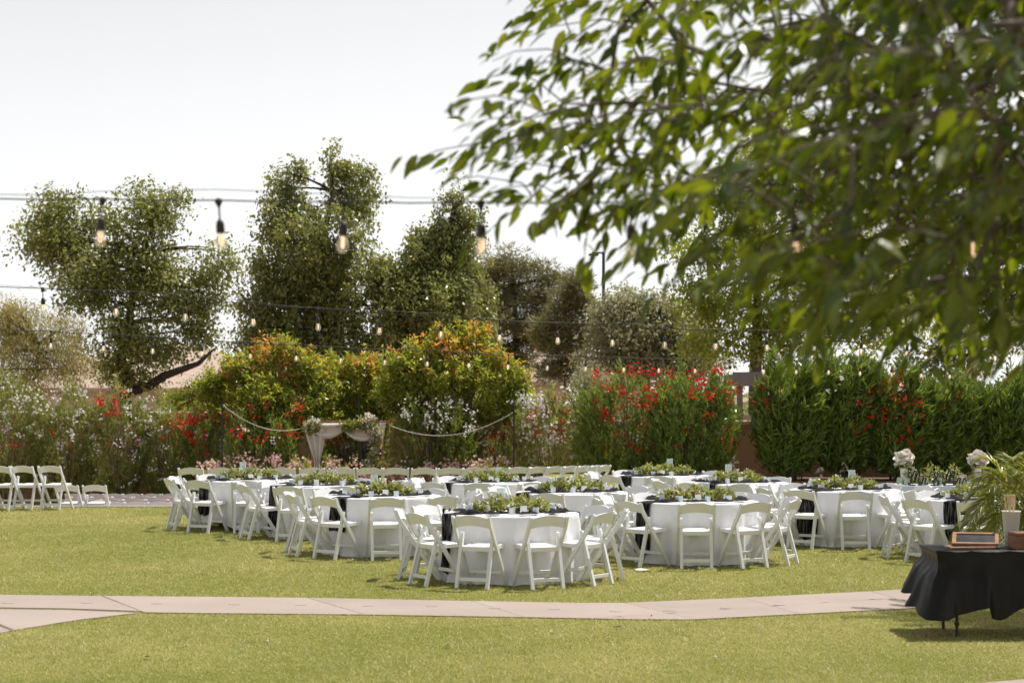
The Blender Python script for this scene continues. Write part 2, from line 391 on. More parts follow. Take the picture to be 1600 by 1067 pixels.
# second path at the corner of the lawn
b = B(); q = [G(x, y) for x, y in [(1520, 1070), (1600, 1063), (1900, 1050), (2100, 1100), (1700, 1130), (1500, 1130)]]
tag(b.prism([(p.x, p.y) for p in q][::-1], 0.003, 0.012).build('path', M['concrete']), kind='structure')
pathpolys.append([(p.x, p.y) for p in q])

# grass blades over the visible lawn
def inpoly(x, y, poly):
    c = np.zeros(len(x), bool); n = len(poly)
    for i in range(n):
        x0, y0 = poly[i]; x1, y1 = poly[(i + 1) % n]
        if y0 == y1: continue
        cond = ((y0 > y) != (y1 > y)) & (x < (x1 - x0) * (y - y0) / (y1 - y0) + x0)
        c ^= cond
    return c
def grass():
    rng = np.random.default_rng(11)
    N = 1080000
    d = 13.6 + (36.4 - 13.6) * rng.random(N) ** 1.25
    x = (rng.random(N) * 2 - 1) * (0.5 * 1600 / F * d + 2.3)
    keep = np.ones(N, bool)
    jx_, jd_ = x + rng.normal(size=N) * 0.014, d + rng.normal(size=N) * 0.035
    for poly in pathpolys: keep &= ~inpoly(jx_, jd_, poly)
    x, d = x[keep], d[keep]; N = len(x)
    # patchiness from a few waves
    patch = (np.sin(x * 1.3 + np.sin(d * 0.9) * 1.5) + np.sin(d * 1.7 + x * 0.6 + 1) + np.sin(x * 3.7 - d * 2.9) * 0.6) / 2.6
    h = (0.010 + 0.013 * rng.random(N)) * (1 + 0.25 * patch) * (0.8 + d / 45)
    w = (0.0035 + 0.0035 * rng.random(N)) * (0.5 + d / 26)
    a = rng.random(N) * 2 * np.pi; lean = rng.normal(size=(N, 2)) * 0.95
    base = np.stack([x, d, np.full(N, -0.002)], 1)
    side = np.stack([np.cos(a), np.sin(a), np.zeros(N)], 1)
    tip = base + np.stack([lean[:, 0] * h, lean[:, 1] * h, h], 1)
    v = np.stack([base - side * w[:, None] * 0.5, base + side * w[:, None] * 0.5, tip], 1)
    big = (np.sin(x * 0.55 + 1.2 * np.sin(d * 0.31)) + np.sin(d * 0.8 + 0.7 * np.sin(x * 0.9))) / 2
    fine = np.sin(x * 11 + 3 * np.sin(d * 5)) * np.sin(d * 9 + 2 * np.sin(x * 7))
    tint = np.clip(0.36 + 0.16 * patch + 0.15 * big + 0.14 * fine + rng.normal(size=N) * 0.30, 0, 1)
    me = npmesh('grass', v, 3, tint); me.materials.append(LM['grass'])
    tag(link('grass', me, None), 'short mown green grass with straw-coloured tips across the lawn', 'grass', kind='stuff')
grass()

# garden walls of peach stucco with a pale cap
def wall(label, a, c, z0, z1, th=0.22):
    w = empty('garden_wall', ((a[0] + c[0]) / 2, (a[1] + c[1]) / 2, z0), math.atan2(c[1] - a[1], c[0] - a[0]), label, 'wall')
    L = math.hypot(c[0] - a[0], c[1] - a[1])
    B().box((0, 0, (z1 - z0 - 0.16) / 2), (L, th, z1 - z0 - 0.16)).build('wall_face', M['stucco'], w)
    B().box((0, 0, z1 - z0 - 0.13), (L + 0.02, th + 0.08, 0.06)).build('moulding', M['stucco'], w)
    B().box((0, 0, z1 - z0 - 0.05), (L + 0.04, th + 0.16, 0.10), ch=0.02).build('cap', M['cap'], w)
wall('peach stucco garden wall showing in the gap between the hedges', (2.2, 49.6), (17, 48.3), -0.05, 1.40)
wall('peach stucco wall with pale cap behind the flowering oleanders and arch', (-22, 57.3), (3.0, 57.3), -1.22, 1.53)

def house(name, label, c, L, Dp, z0, eave, ridge, over=0.5):
    h = empty(name, (c[0], c[1], z0), 0.0, label, 'house')
    B().box((0, 0, (eave - z0) / 2), (L, Dp, eave - z0)).build('wall', M['house'], h)
    x, y = L / 2 + over, Dp / 2 + over; e, r = eave - z0 + 0.003, ridge - z0; k = max(x - y, 0.4)
    vs = [(-x, -y, e), (x, -y, e), (x, y, e), (-x, y, e), (-k, 0, r), (k, 0, r), (-x, -y, e + 0.15), (x, -y, e + 0.15), (x, y, e + 0.15), (-x, y, e + 0.15)]
    fs = [(3, 2, 1, 0), (0, 1, 7, 6), (1, 2, 8, 7), (2, 3, 9, 8), (3, 0, 6, 9), (6, 7, 5, 4), (7, 8, 5), (8, 9, 4, 5), (9, 6, 4)]
    rf = B().add(vs, fs).build('roof', M['tile'], h)
    # rows of roof tiles on the slope facing the garden
    rr = random.Random(3)
    tb = B()
    for i in range(9):
        t = (i + 0.5) / 9; yy = -y + (y) * t; zz = e + 0.15 + (r - e - 0.15) * t; xx = x - (x - k) * t
        tb.bar((-xx, yy, zz + 0.01), (xx, yy, zz + 0.01), 0.10, 0.035)
    for wx in (-L * 0.28, L * 0.22):
        f = B().box((wx, -Dp / 2 - 0.03, (eave - z0) * 0.55), (1.7, 0.08, 1.3)).build('window', M['brownpaint'], h)
        B().box((wx, -Dp / 2 - 0.08, (eave - z0) * 0.55), (1.45, 0.04, 1.05)).build('pane', M['window'], f)
    return h
house('house', 'tan stucco house with pale tiled roof behind the crooked broadleaf tree', (-16.0, 92), 12, 9, -1.31, 2.1, 4.3)
house('house', 'tan stucco house glimpsed between the pines and orange-tipped shrubs', (1.9, 99), 9, 8, -1.31, 2.4, 4.4)

# patio cover behind the wall
pc = empty('patio_cover', (7.0, 52.3, -1.31), 0, 'grey patio cover with square posts standing behind the garden wall', 'patio cover')
B().box((0, 0, 3.72), (2.6, 2.6, 0.30)).build('roof', M['greytrim'], pc)
B().box((0, -1.34, 3.74), (2.7, 0.08, 0.36)).build('beam', M['greytrim'], pc)
for px_ in (-1.1, -0.62 + 0.0, 1.1):
    pass
for x_ in (-1.15, 0.42, 1.15):
    B().box((x_, -1.15, 1.786), (0.14, 0.14, 3.572)).build('post', M['greytrim'], pc)
B().box((0, -1.0, 2.75), (2.3, 0.06, 0.12)).build('rail', M['cap'], pc)

# street lamp
lp = empty('street_lamp', (GX(943, 84), 84, -1.31), 0, 'dark green street lamp with a short flat arm rising behind the trees', 'street lamp')
b = B(); b.tube([(0, 0, 0), (0, 0, 9.30)], [0.10, 0.065], 8).build('pole', M['lightpole'], lp)
B().box((-0.24, 0, 9.25), (0.5, 0.08, 0.07)).build('arm', M['lightpole'], lp)
B().box((-0.42, 0, 9.17), (0.42, 0.26, 0.09), ch=0.02).build('lamp_head', M['lightpole'], lp)
# ------------------------------------------------------------------ vegetation
def bez(a, b_, c, n):
    return [a * (1 - t) ** 2 + b_ * 2 * t * (1 - t) + c * t * t for t in [i / n for i in range(n + 1)]]
def blob_points(rng, blobs, d, n, depthk, clump, per, shell=0.45, flat=1.0, gap=0.0):
    """leaf clumps spread through ellipsoids given as photo px (x, y, rx, ry) at distance d"""
    out = []; cent = []
    wts = np.array([b[2] * b[3] for b in blobs], float); wts /= wts.sum()
    k = F / d
    for (bx, by, rx, ry), w in zip(blobs, wts):
        c = P(bx, by, d); m = max(int(n * w / per), 3)
        u = sph(rng, m); k1, k2 = rng.normal(size=3) * 3.2, rng.normal(size=3) * 6.0
        wob = 1 + 0.22 * np.sin(u @ k1 + rng.random() * 6) + 0.17 * np.sin(u @ k2 + rng.random() * 6)
        u = u * (rng.random((m, 1)) ** shell) * wob[:, None]
        rad = np.array([rx / k, depthk * 0.5 * (rx + ry) / k, ry / k])
        cc = np.array(c) + np.array([0, rng.uniform(-0.45, 0.45) * rx / k, 0]) + u * rad
        cent.append(cc)
        sg = clump * (0.6 + 0.8 * rng.random((m, 1, 1)))
        pp = cc[:, None, :] + np.clip(rng.normal(size=(m, per, 3)), -1.7, 1.7) * sg * np.array([1, 1, flat])
        out.append(pp.reshape(-1, 3))
    return np.concatenate(out), np.concatenate(cent)
def limbs(b, rng, roots, targets, r0, sag=0.15):
    for t in targets:
        root = min(roots, key=lambda q: (Vector(t) - q).length + 0.6 * abs(q.z - t[2]))
        t = Vector(t); mid = (root + t) / 2 + Vector((rng.normal() * 0.15, rng.normal() * 0.15, sag * (t - root).length))
        L = (t - root).length
        b.tube(bez(root, mid, t, 5), [r0 * (1 - 0.16 * i) for i in range(6)], 5)
def tree(name, label, d, trunk, blobs, n, leaf, m, bark, clump=0.32, per=36, depthk=0.9, r0=0.16, droop=0.5, shell=0.42, seed=1, cat='tree', base=-1.31,
         limb_r=0.05, nlimb=26, mats=None, midx=None, flat=0.8, group=None, upbias=0.8):
    rng = np.random.default_rng(seed)
    t0 = P(trunk[0][0], trunk[0][1], d); root = empty(name, (t0.x, d, base), 0, label, cat, group)
    loc = np.array([t0.x, d, base])
    pts = [Vector((t0.x, d, base - 0.05))] + [P(x, y, d) + Vector((0, rng.normal() * 0.1, 0)) for x, y in trunk]
    pts = [p - Vector(loc) for p in pts]
    b = B(); sm = []
    for a, c in zip(pts, pts[1:]): sm += [a.lerp(c, t) for t in (0, 0.34, 0.67)]
    sm.append(pts[-1]); N = len(sm)
    b.tube(sm, [r0 * (1.25 if i == 0 else 1) * (1 - 0.75 * i / N) for i in range(N)], 8)
    pos, cen = blob_points(rng, blobs, d, n, depthk, clump, per, shell, flat)
    tg = cen[rng.permutation(len(cen))[:nlimb]] - loc
    limbs(b, rng, sm[2:], [tuple(t) for t in tg], limb_r)
    b.build('trunk', bark, root, smooth=True)
    dirs = sph(rng, len(pos)); dirs[:, 2] -= droop
    L = leaf[0] * (0.7 + 0.6 * rng.random(len(pos)))
    clumpt = np.repeat(rng.random(len(pos) // per), per)[:len(pos)]
    tint = np.clip(0.5 * rng.random(len(pos)) + 0.5 * clumpt, 0, 1)
    mi = midx(pos, rng) if midx else None
    leafobj('crown', rng, pos - loc, dirs, L, L * leaf[1], m, root, upbias, tint, mi, mats)
    return root

# big broadleaf tree with crooked limb
tree('broadleaf_tree', 'spreading broadleaf tree with open crown and low crooked limb, beside the tan house', 62, [(196, 605), (190, 560), (205, 480), (225, 400)],
     [(95, 385, 60, 62), (75, 350, 42, 40), (150, 440, 75, 60), (235, 345, 48, 48), (250, 315, 36, 26), (220, 420, 75, 62), (100, 325, 32, 24), (290, 470, 62, 52), (330, 430, 34, 34), (345, 400, 22, 20), (200, 530, 70, 45), (255, 545, 40, 30), (310, 520, 42, 36), (150, 350, 40, 36), (225, 590, 45, 20), (175, 575, 30, 30)],
     32000, (0.15, 0.50), LM['olive'], M['darkbark'], clump=0.29, per=60, r0=0.24, nlimb=44, limb_r=0.05, seed=2, shell=0.5)
b = B(); rt = [o for o in bpy.data.objects if o.name == 'broadleaf_tree'][0]
o0 = Vector(rt.location)
b.tube([P(205, 612, 62) - o0, P(232, 604, 62) - o0, P(255, 588, 61.8) - o0, P(285, 577, 61.6) - o0, P(310, 568, 61.6) - o0, P(335, 545, 61.6) - o0], [0.17, 0.15, 0.13, 0.11, 0.08, 0.03], 7).build('limb', M['darkbark'], rt, smooth=True)

# weeping trees: leaves hang in strands
def weeper(label, d, trunk, blobs, n, seed, m, strand=1.1):
    rng = np.random.default_rng(seed)
    t0 = P(trunk[0][0], trunk[0][1], d); root = empty('weeping_tree', (t0.x, d, -1.31), 0, label, 'tree', 'weeping trees behind the garden'); loc = np.array([t0.x, d, -1.31])
    b = B(); pts = [Vector((0, 0, -0.05))] + [P(x, y, d) - Vector(loc) for x, y in trunk]
    sm = []
    for a, c in zip(pts, pts[1:]): sm += [a.lerp(c, t) for t in (0, 0.34, 0.67)]
    sm.append(pts[-1]); b.tube(sm, [0.24 * (1 - 0.8 * i / len(sm)) for i in range(len(sm))], 8)
    per = 60
    cc, cen = blob_points(rng, blobs, d, n, 0.8, 0.22, per, 0.55, 1.0)
    limbs(b, rng, sm[2:], [tuple(t) for t in (cen[rng.permutation(len(cen))[:40]] - loc)], 0.055)
    b.build('trunk', M['darkbark'], root, smooth=True)
    k = len(cen)
    ln = strand * (0.25 + 1.3 * rng.random((k, 1)) ** 1.5)
    t = rng.random((k, per)); hang = cen[:, None, :] + np.stack([rng.normal(size=(k, per)) * 0.13, rng.normal(size=(k, per)) * 0.13, -t * ln], 2)
    use = rng.random((k, 1, 1)) < 0.62
    pos = np.where(use, hang, cc.reshape(k, per, 3)).reshape(-1, 3)
    zmin = CH - (575 - HZ) / F * d
    pos = pos[pos[:, 2] > zmin - 1.0]
    dirs = sph(rng, len(pos)); dirs[:, 2] -= 0.9
    L = 0.15 * (0.7 + 0.6 * rng.random(len(pos)))
    leafobj('crown', rng, pos - loc, dirs, L, L * 0.5, m, root, 0.5)
weeper('tall dark weeping tree with two upright peaks, beside the open broadleaf tree', 66, [(500, 560), (495, 430), (520, 300)],
       [(450, 292, 36, 36), (440, 345, 42, 46), (538, 258, 38, 36), (548, 312, 46, 42), (462, 258, 16, 18), (572, 272, 16, 18), (500, 370, 85, 60), (520, 440, 95, 70), (455, 440, 55, 70), (410, 480, 42, 80), (500, 510, 110, 60), (430, 540, 60, 45), (540, 550, 80, 35), (405, 400, 22, 26), (590, 410, 24, 44), (600, 480, 26, 50), (400, 545, 40, 40)], 50000, 5, LM['weep'])
weeper('shorter weeping tree with one narrow peak, beside the pines', 67, [(690, 560), (690, 440), (708, 330)],
       [(712, 315, 22, 26), (728, 345, 24, 28), (690, 352, 24, 26), (660, 372, 24, 24), (690, 380, 42, 36), (720, 400, 46, 50), (660, 400, 45, 45), (680, 460, 80, 60), (640, 450, 45, 60), (690, 525, 85, 50), (620, 520, 40, 50), (745, 470, 30, 50), (760, 530, 30, 40), (610, 450, 30, 50)], 44000, 6, LM['weep'])

# pines: tufts of needles on whorled limbs
def pine(label, d, trunk, blobs, n, seed):
    rng = np.random.default_rng(seed)
    t0 = P(trunk[0][0], trunk[0][1], d); root = empty('pine_tree', (t0.x, d, -1.31), 0, label, 'tree', 'pine trees'); loc = np.array([t0.x, d, -1.31])
    b = B(); pts = [Vector((0, 0, -0.05))] + [P(x, y, d) - Vector(loc) for x, y in trunk]
    sm = []
    for a, c in zip(pts, pts[1:]): sm += [a.lerp(c, t) for t in (0, 0.34, 0.67)]
    sm.append(pts[-1]); b.tube(sm, [0.20 * (1 - 0.75 * i / len(sm)) for i in range(len(sm))], 8)
    per = 55
    cc, cen = blob_points(rng, blobs, d, n, 0.9, 0.26, per, 0.55, 0.5)
    limbs(b, rng, sm[2:], [tuple(t) for t in (cen[rng.permutation(len(cen))[:46]] - loc)], 0.05, 0.02)
    b.build('trunk', M['pinebark'], root, smooth=True)
    cr = np.repeat(cen, per, 0)
    dirs = unit(cc - cr) + np.array([0, 0, 0.35]) + rng.normal(size=cc.shape) * 0.3
    L = 0.22 * (0.7 + 0.6 * rng.random(len(cc)))
    leafobj('crown', rng, cr + (cc - cr) * 0.7 - loc, dirs, L, L * 0.14, LM['needle'], root, 0.2)
pine('grey-green pine with a broad crown beside the weeping trees', 78, [(808, 600), (806, 500), (800, 420)],
     [(790, 415, 38, 26), (835, 425, 32, 22), (800, 460, 50, 32), (850, 470, 38, 32), (810, 515, 52, 34), (770, 490, 28, 50), (845, 520, 40, 30), (800, 565, 45, 30), (860, 440, 26, 20), (770, 430, 26, 30), (780, 560, 40, 40)], 36000, 8)
pine('slender pine with bare red-brown trunk beneath the street lamp', 75, [(886, 610), (889, 540), (893, 450)],
     [(905, 440, 24, 18), (890, 465, 30, 22), (912, 475, 20, 26), (880, 500, 34, 26), (900, 530, 36, 26), (868, 545, 24, 22), (885, 575, 36, 22), (860, 585, 22, 18), (925, 510, 20, 30), (850, 520, 24, 28)], 21000, 9)

tree('round_tree', 'rounded pale-leaved tree standing below the street lamp', 66, [(1010, 600), (1008, 540), (1005, 490)],
     [(985, 478, 42, 26), (1030, 490, 40, 26), (960, 505, 42, 36), (1010, 525, 62, 42), (1070, 520, 42, 36), (960, 560, 50, 34), (1040, 570, 70, 30), (1095, 555, 30, 36)],
     27000, (0.15, 0.5), LM['greygreen'], M['bark'], clump=0.27, per=70, seed=11, r0=0.16)
tree('leafy_tree', 'tall yellow-green tree behind the overhanging branches, above the hedge gap', 57, [(1180, 590), (1185, 480), (1180, 380)],
     [(1100, 380, 55, 50), (1160, 300, 62, 60), (1230, 240, 65, 55), (1300, 300, 70, 70), (1180, 400, 80, 60), (1100, 470, 55, 48), (1180, 490, 80, 46), (1270, 420, 80, 70), (1350, 400, 60, 80), (1280, 510, 80, 42), (1110, 545, 60, 28), (1210, 545, 60, 26), (1380, 490, 60, 60)],
     36000, (0.145, 0.5), LM['fresh'], M['bark'], clump=0.30, per=80, seed=12, r0=0.24, nlimb=40, limb_r=0.06)
tree('leafy_tree', 'dark broad tree rising behind the dense hedge and palm fronds', 60, [(1520, 600), (1520, 480), (1515, 360)],
     [(1480, 380, 80, 70), (1570, 340, 80, 80), (1450, 470, 80, 60), (1560, 470, 90, 70), (1640, 430, 80, 90), (1500, 560, 90, 40)],
     24000, (0.15, 0.5), LM['dark'], M['bark'], clump=0.30, per=80, seed=13, r0=0.24)
tree('willow_shrub', 'loose yellow-olive willow-leaved shrub tree rising behind the white oleanders', 59.5, [(60, 620), (58, 580), (62, 540)],
     [(30, 510, 52, 40), (90, 520, 46, 38), (-10, 540, 60, 60), (60, 560, 72, 40), (115, 570, 34, 40), (30, 600, 70, 26), (10, 488, 34, 22)],
     22000, (0.15, 0.16), LM['willow'], M['bark'], clump=0.24, per=30, seed=14, droop=0.9, r0=0.10)
tree('green_bush', 'bright green bush growing between the wall cap and tan house', 64, [(298, 650), (298, 640)],
     [(285, 625, 28, 20), (315, 620, 28, 24), (335, 612, 24, 24), (300, 640, 40, 16)], 7000, (0.11, 0.4), LM['fresh'], M['bark'], clump=0.2, per=25, seed=15, r0=0.06, nlimb=10, limb_r=0.025, cat='bush')
tree('grey_bush', 'grey-green bush between the white and red oleanders', 58.6, [(930, 640), (930, 620)],
     [(925, 600, 30, 22), (945, 615, 26, 26), (905, 622, 24, 24), (930, 640, 36, 26)], 9000, (0.10, 0.35), LM['greygreen'], M['bark'], clump=0.18, per=25, seed=16, r0=0.05, nlimb=10, limb_r=0.025, cat='bush')

# yellow-green shrubs with orange new growth on their tips
def pist(label, d, stems, blobs, n, seed, p_or=1.0):
    rng = np.random.default_rng(seed); x0 = sum(s for s in stems) / len(stems)
    c = P(x0, 700, d); root = empty('orange_tipped_shrub', (c.x, d, -1.18), 0, label, 'shrub', 'orange-tipped shrubs behind the arch'); loc = np.array([c.x, d, -1.18])
    per = 28
    pos, cen = blob_points(rng, blobs, d, n, 0.7, 0.17, per, 0.42, 0.8)
    b = B()
    tg = cen[rng.permutation(len(cen))[:34]] - loc
    for i, t in enumerate(tg):
        s = stems[i % len(stems)]; a = Vector(P(s, 700, d)) - Vector(loc); a = Vector((a.x, rng.normal() * 0.15, -0.02))
        t = Vector(t); mid = Vector((a.x * 0.6 + t.x * 0.4, t.y * 0.3, t.z * 0.6))
        b.tube(bez(a, mid, t, 6), [0.045, 0.04, 0.034, 0.028, 0.022, 0.016, 0.008], 5)
    b.build('stem', M['bark'], root, smooth=True)
    # new growth: outer tips high on the crown; it belongs to whole clumps
    k = F / d
    top = np.full(len(cen), -9.0)
    for (bx, by, rx, ry) in blobs:
        q = P(bx, by, d); u = (cen - np.array(q)) / np.array([rx / k, 0.8 * 0.5 * (rx + ry) / k, ry / k]); top = np.maximum(top, u[:, 2] + 0.25 * rng.normal(size=len(cen)))
    hi = (cen[:, 2] - cen[:, 2].min()) / (np.ptp(cen[:, 2]))
    oc = (top < 9) & (rng.random(len(cen)) < np.clip((hi - 0.5) * 0.8, 0, 0.34) * p_or) & (top > 0.42)
    mi = np.repeat(oc, per).astype(int) * (rng.random(len(pos)) < 0.8)
    # most clumps are leafy shoots that stick out and up
    K = len(cen); mid = cen.mean(0); od = unit((cen - mid) * np.array([1, 1, 0.5])) * 0.7 + np.array([0, 0, 0.75]) + rng.normal(size=(K, 3)) * 0.35; od = unit(od)
    sl_ = (0.25 + 0.45 * rng.random((K, 1, 1))); tt = rng.random((K, per, 1))
    sh = cen[:, None, :] + od[:, None, :] * (tt - 0.35) * sl_ + rng.normal(size=(K, per, 3)) * 0.075 * (1.15 - tt)
    pos = np.where(rng.random((K, 1, 1)) < 0.75, sh, pos.reshape(K, per, 3)).reshape(-1, 3)
    dirs = sph(rng, len(pos)) + 0.7 * np.repeat(od, per, 0); dirs[:, 2] -= 0.35
    L = 0.145 * (0.7 + 0.6 * rng.random(len(pos)))
    leafobj('crown', rng, pos - loc, dirs, L, L * 0.34, None, root, 0.9, None, mi, [LM['pistache'], LM['orange']])
pist('orange-tipped yellow-green shrub beside the tan house and arch drape', 54.6, [385, 410, 440, 360], [(378, 578, 30, 22), (350, 600, 26, 24), (410, 590, 36, 28), (440, 558, 30, 20), (472, 572, 28, 22), (492, 600, 26, 26), (420, 630, 70, 34), (345, 635, 24, 26), (500, 640, 26, 30), (430, 668, 60, 30), (330, 612, 18, 20), (512, 615, 22, 24), (455, 600, 34, 26), (405, 560, 18, 12)], 24000, 21)
pist('low orange-tipped shrub directly behind the wedding arch', 55.4, [550, 570, 590], [(560, 582, 28, 18), (535, 590, 24, 20), (585, 590, 24, 20), (540, 622, 36, 28), (590, 625, 34, 34), (560, 655, 52, 30), (524, 572, 14, 10), (615, 610, 24, 26), (505, 640, 22, 26), (575, 570, 12, 12)], 14000, 22)
pist('largest orange-tipped shrub with a tall domed top, beside the white oleander', 54.2, [660, 690, 715, 740], [(660, 560, 34, 26), (700, 540, 30, 22), (735, 548, 32, 24), (765, 575, 30, 26), (640, 595, 32, 28), (800, 605, 26, 28), (700, 590, 60, 32), (720, 620, 80, 34), (640, 640, 36, 30), (780, 645, 38, 28), (700, 660, 64, 24), (722, 522, 16, 12), (690, 528, 12, 12), (752, 535, 14, 14), (620, 575, 20, 18), (815, 630, 18, 24), (610, 620, 22, 26), (790, 585, 18, 14)], 28000, 23)

# oleanders: fans of canes with narrow upright leaves and flower heads
def oleander(label, x0, x1, ytop, d, base, n, m, flowers, seed, lean=(0.0, 0.0), boxy=0.72, bare=0.18, L0=0.16, group='oleander shrubs', depth=None, name='oleander_shrub', ybot=None):
    rng = np.random.default_rng(seed); k = F / d
    cx = GX((x0 + x1) / 2, d); rx = (x1 - x0) / 2 / k; zt = CH - (ytop - HZ) / k; H = zt - base
    ry = depth or min(rx, 1.0)
    root = empty(name, (cx, d, base), 0, label, 'shrub', group)
    b = B()
    for i in range(26):
        a = rng.random() * 6.283; r = rng.random() ** 0.5
        p0 = Vector((math.cos(a) * r * rx * 0.35, math.sin(a) * r * ry * 0.4, -0.02))
        p2 = Vector((math.cos(a) * r * rx * 0.9 + lean[0] * H * 0.3, math.sin(a) * r * ry * 0.9, H * (0.55 + 0.35 * rng.random())))
        p1 = Vector((p0.x * 1.3, p0.y * 1.3, H * 0.45))
        b.tube(bez(p0, p1, p2, 4), [0.020, 0.018, 0.015, 0.011, 0.006], 5)
    b.build('cane', M['cane'], root, smooth=True)
    # shoots
    per = 22; ns = n // per
    u = rng.random((ns, 3)) * 2 - 1
    s = (np.abs(u) ** 2.6).sum(1, keepdims=True) ** (1 / 2.6); u = np.where(s > 1, u / s * (0.75 + 0.25 * rng.random((ns, 1))), u)
    push = rng.random((ns, 1)) < 0.55; su = (np.abs(u) ** 2.6).sum(1, keepdims=True) ** (1 / 2.6)
    u = np.where(push, u / np.maximum(su, 0.3) * (0.8 + 0.25 * rng.random((ns, 1))), u)
    zf = bare + (1 - bare) * (u[:, 2] * 0.5 + 0.5)
    wid = np.where(zf < 0.5, boxy + (1 - boxy) * (zf / 0.5), 1.0)
    wob = 1 + 0.10 * np.sin(u[:, 0] * 7 + seed) + 0.06 * np.sin(u[:, 0] * 17 + seed * 2)
    tipp = np.stack([u[:, 0] * rx * wid, u[:, 1] * ry * wid, zf * H * np.where(zf > 0.5, 0.5 + (wob - 0.5) * 1.0, 1) * 0.97], 1)
    sd = np.stack([u[:, 0] * 0.45 + lean[0], u[:, 1] * 0.5 + lean[1], np.full(ns, 0.95)], 1) + rng.normal(size=(ns, 3)) * 0.22; sd = unit(sd)
    t = rng.random((ns, per, 1)) * 0.42
    pos = tipp[:, None, :] - sd[:, None, :] * t
    dirs = sd[:, None, :] * 1.0 + rng.normal(size=(ns, per, 3)) * 0.42
    pos = pos.reshape(-1, 3); dirs = dirs.reshape(-1, 3); ok = pos[:, 2] > 0.12; pos = pos[ok]; dirs = dirs[ok]
    L = L0 * (0.65 + 0.6 * rng.random(len(pos)))
    leafobj('foliage', rng, pos, dirs, L, L * 0.17, m, root, 0.2)
    for key, cnt, (fx0, fx1, fy0, fy1), sz in flowers:
        cnt = max(2, int(cnt * {'white': 0.27, 'red': 0.58, 'pink': 0.42}[key]))
        tx = (fx0 + (fx1 - fx0) * rng.random(cnt)); ty = fy0 + (fy1 - fy0) * rng.random(cnt)
        X = (tx - 800) / F * d - cx; Z = CH - (ty - HZ) / F * d - base
        hh = np.clip(Z / H, 0, 1.0); wz = np.where(hh < 0.5, boxy + (1 - boxy) * hh / 0.5, 1.0)
        xx = np.clip(np.abs(X) / (rx * wz), 0, 1)
        Y = -ry * wz * (1 - np.clip(xx, 0, 1) ** 2.6) ** (1 / 2.6) * np.clip(1 - np.clip((hh - 0.8) / 0.25, 0, 1) ** 2.0, 0.05, 1) * (0.75 + 0.35 * rng.random(cnt))
        fp = 9; c = np.stack([X, Y, Z], 1)
        pp = c[:, None, :] + rng.normal(size=(cnt, fp, 3)) * sz * 0.9
        dd = sph(rng, cnt * fp) + np.array([0, -0.4, 0.5])
        leafobj('blossom', rng, pp.reshape(-1, 3), dd, sz * 1.1, sz * 0.95, LM[key], root, 0.3)
    return root
OB = -1.18
oleander('white-flowering oleander at the end of the hedge beside the lone ceremony chairs', -90, 80, 588, 55.6, OB, 15000, LM['oleander_pale'], [('white', 150, (-60, 75, 592, 680), 0.075), ('red', 8, (5, 40, 680, 700), 0.06)], 31, bare=0.15)
oleander('white-flowering oleander below the yellow-olive willow shrub', 45, 165, 603, 55.9, OB, 13000, LM['oleander_pale'], [('white', 100, (50, 160, 608, 700), 0.075), ('white', 30, (60, 160, 700, 760), 0.06), ('red', 5, (80, 150, 660, 700), 0.06)], 32, bare=0.12)
oleander('white oleander with a bright red flower patch near its top', 140, 240, 600, 55.4, OB, 12000, LM['oleander_pale'], [('red', 34, (162, 205, 612, 652), 0.07), ('white', 70, (150, 235, 600, 700), 0.07), ('white', 24, (150, 235, 700, 760), 0.06), ('red', 8, (160, 225, 655, 705), 0.06)], 33, bare=0.12)
oleander('white oleander with sparse red flowers in front of the pale wall cap', 215, 305, 625, 55.7, OB, 11000, LM['oleander_pale'], [('white', 80, (212, 270, 622, 710), 0.075), ('red', 20, (258, 300, 642, 685), 0.065), ('white', 20, (220, 300, 690, 770), 0.06)], 34, bare=0.12)
oleander('low red-flowering oleander beside the thin black pole', 285, 360, 638, 55.2, OB, 9000, LM['oleander'], [('red', 46, (282, 345, 640, 690), 0.075), ('white', 12, (285, 340, 650, 720), 0.06), ('red', 8, (280, 340, 690, 720), 0.06)], 35)
oleander('dark oleander with scattered red flowers behind the arch drape', 340, 478, 648, 53.7, OB, 9000, LM['oleander'], [('red', 36, (350, 480, 632, 690), 0.07), ('white', 10, (370, 470, 650, 690), 0.07)], 36)
oleander('shady oleander with small white flowers under the domed orange-tipped shrub', 612, 752, 622, 53.5, OB, 8000, LM['oleander'], [('white', 110, (618, 745, 618, 680), 0.07)], 37, bare=0.35)
oleander('leafy dark oleander filling the view through the open arch', 490, 612, 655, 56.2, OB, 10000, LM['oleander'], [('red', 8, (510, 560, 670, 710), 0.06), ('white', 10, (520, 590, 670, 720), 0.06)], 47)
oleander('small red oleander beside the tall white-flowering one', 700, 815, 652, 54.6, OB, 8500, LM['oleander_pale'], [('red', 44, (730, 805, 645, 710), 0.065), ('white', 26, (745, 800, 655, 705), 0.065)], 38)
oleander('tall white-flowering oleander dotted with red, behind the black pole', 790, 935, 612, 53.4, OB, 16000, LM['oleander_pale'], [('white', 190, (800, 915, 610, 690), 0.085), ('red', 34, (815, 910, 612, 690), 0.065), ('white', 24, (810, 920, 690, 725), 0.06)], 39, bare=0.08, boxy=0.9)
oleander('red-flowering oleander with yellow-green top beside the white one', 888, 1080, 577, 48.1, 0.0, 23000, LM['oleander'], [('red', 95, (922, 1055, 575, 660), 0.07), ('red', 16, (930, 1050, 660, 715), 0.06), ('white', 10, (930, 1050, 660, 720), 0.06)], 40, bare=0.05, boxy=0.95)
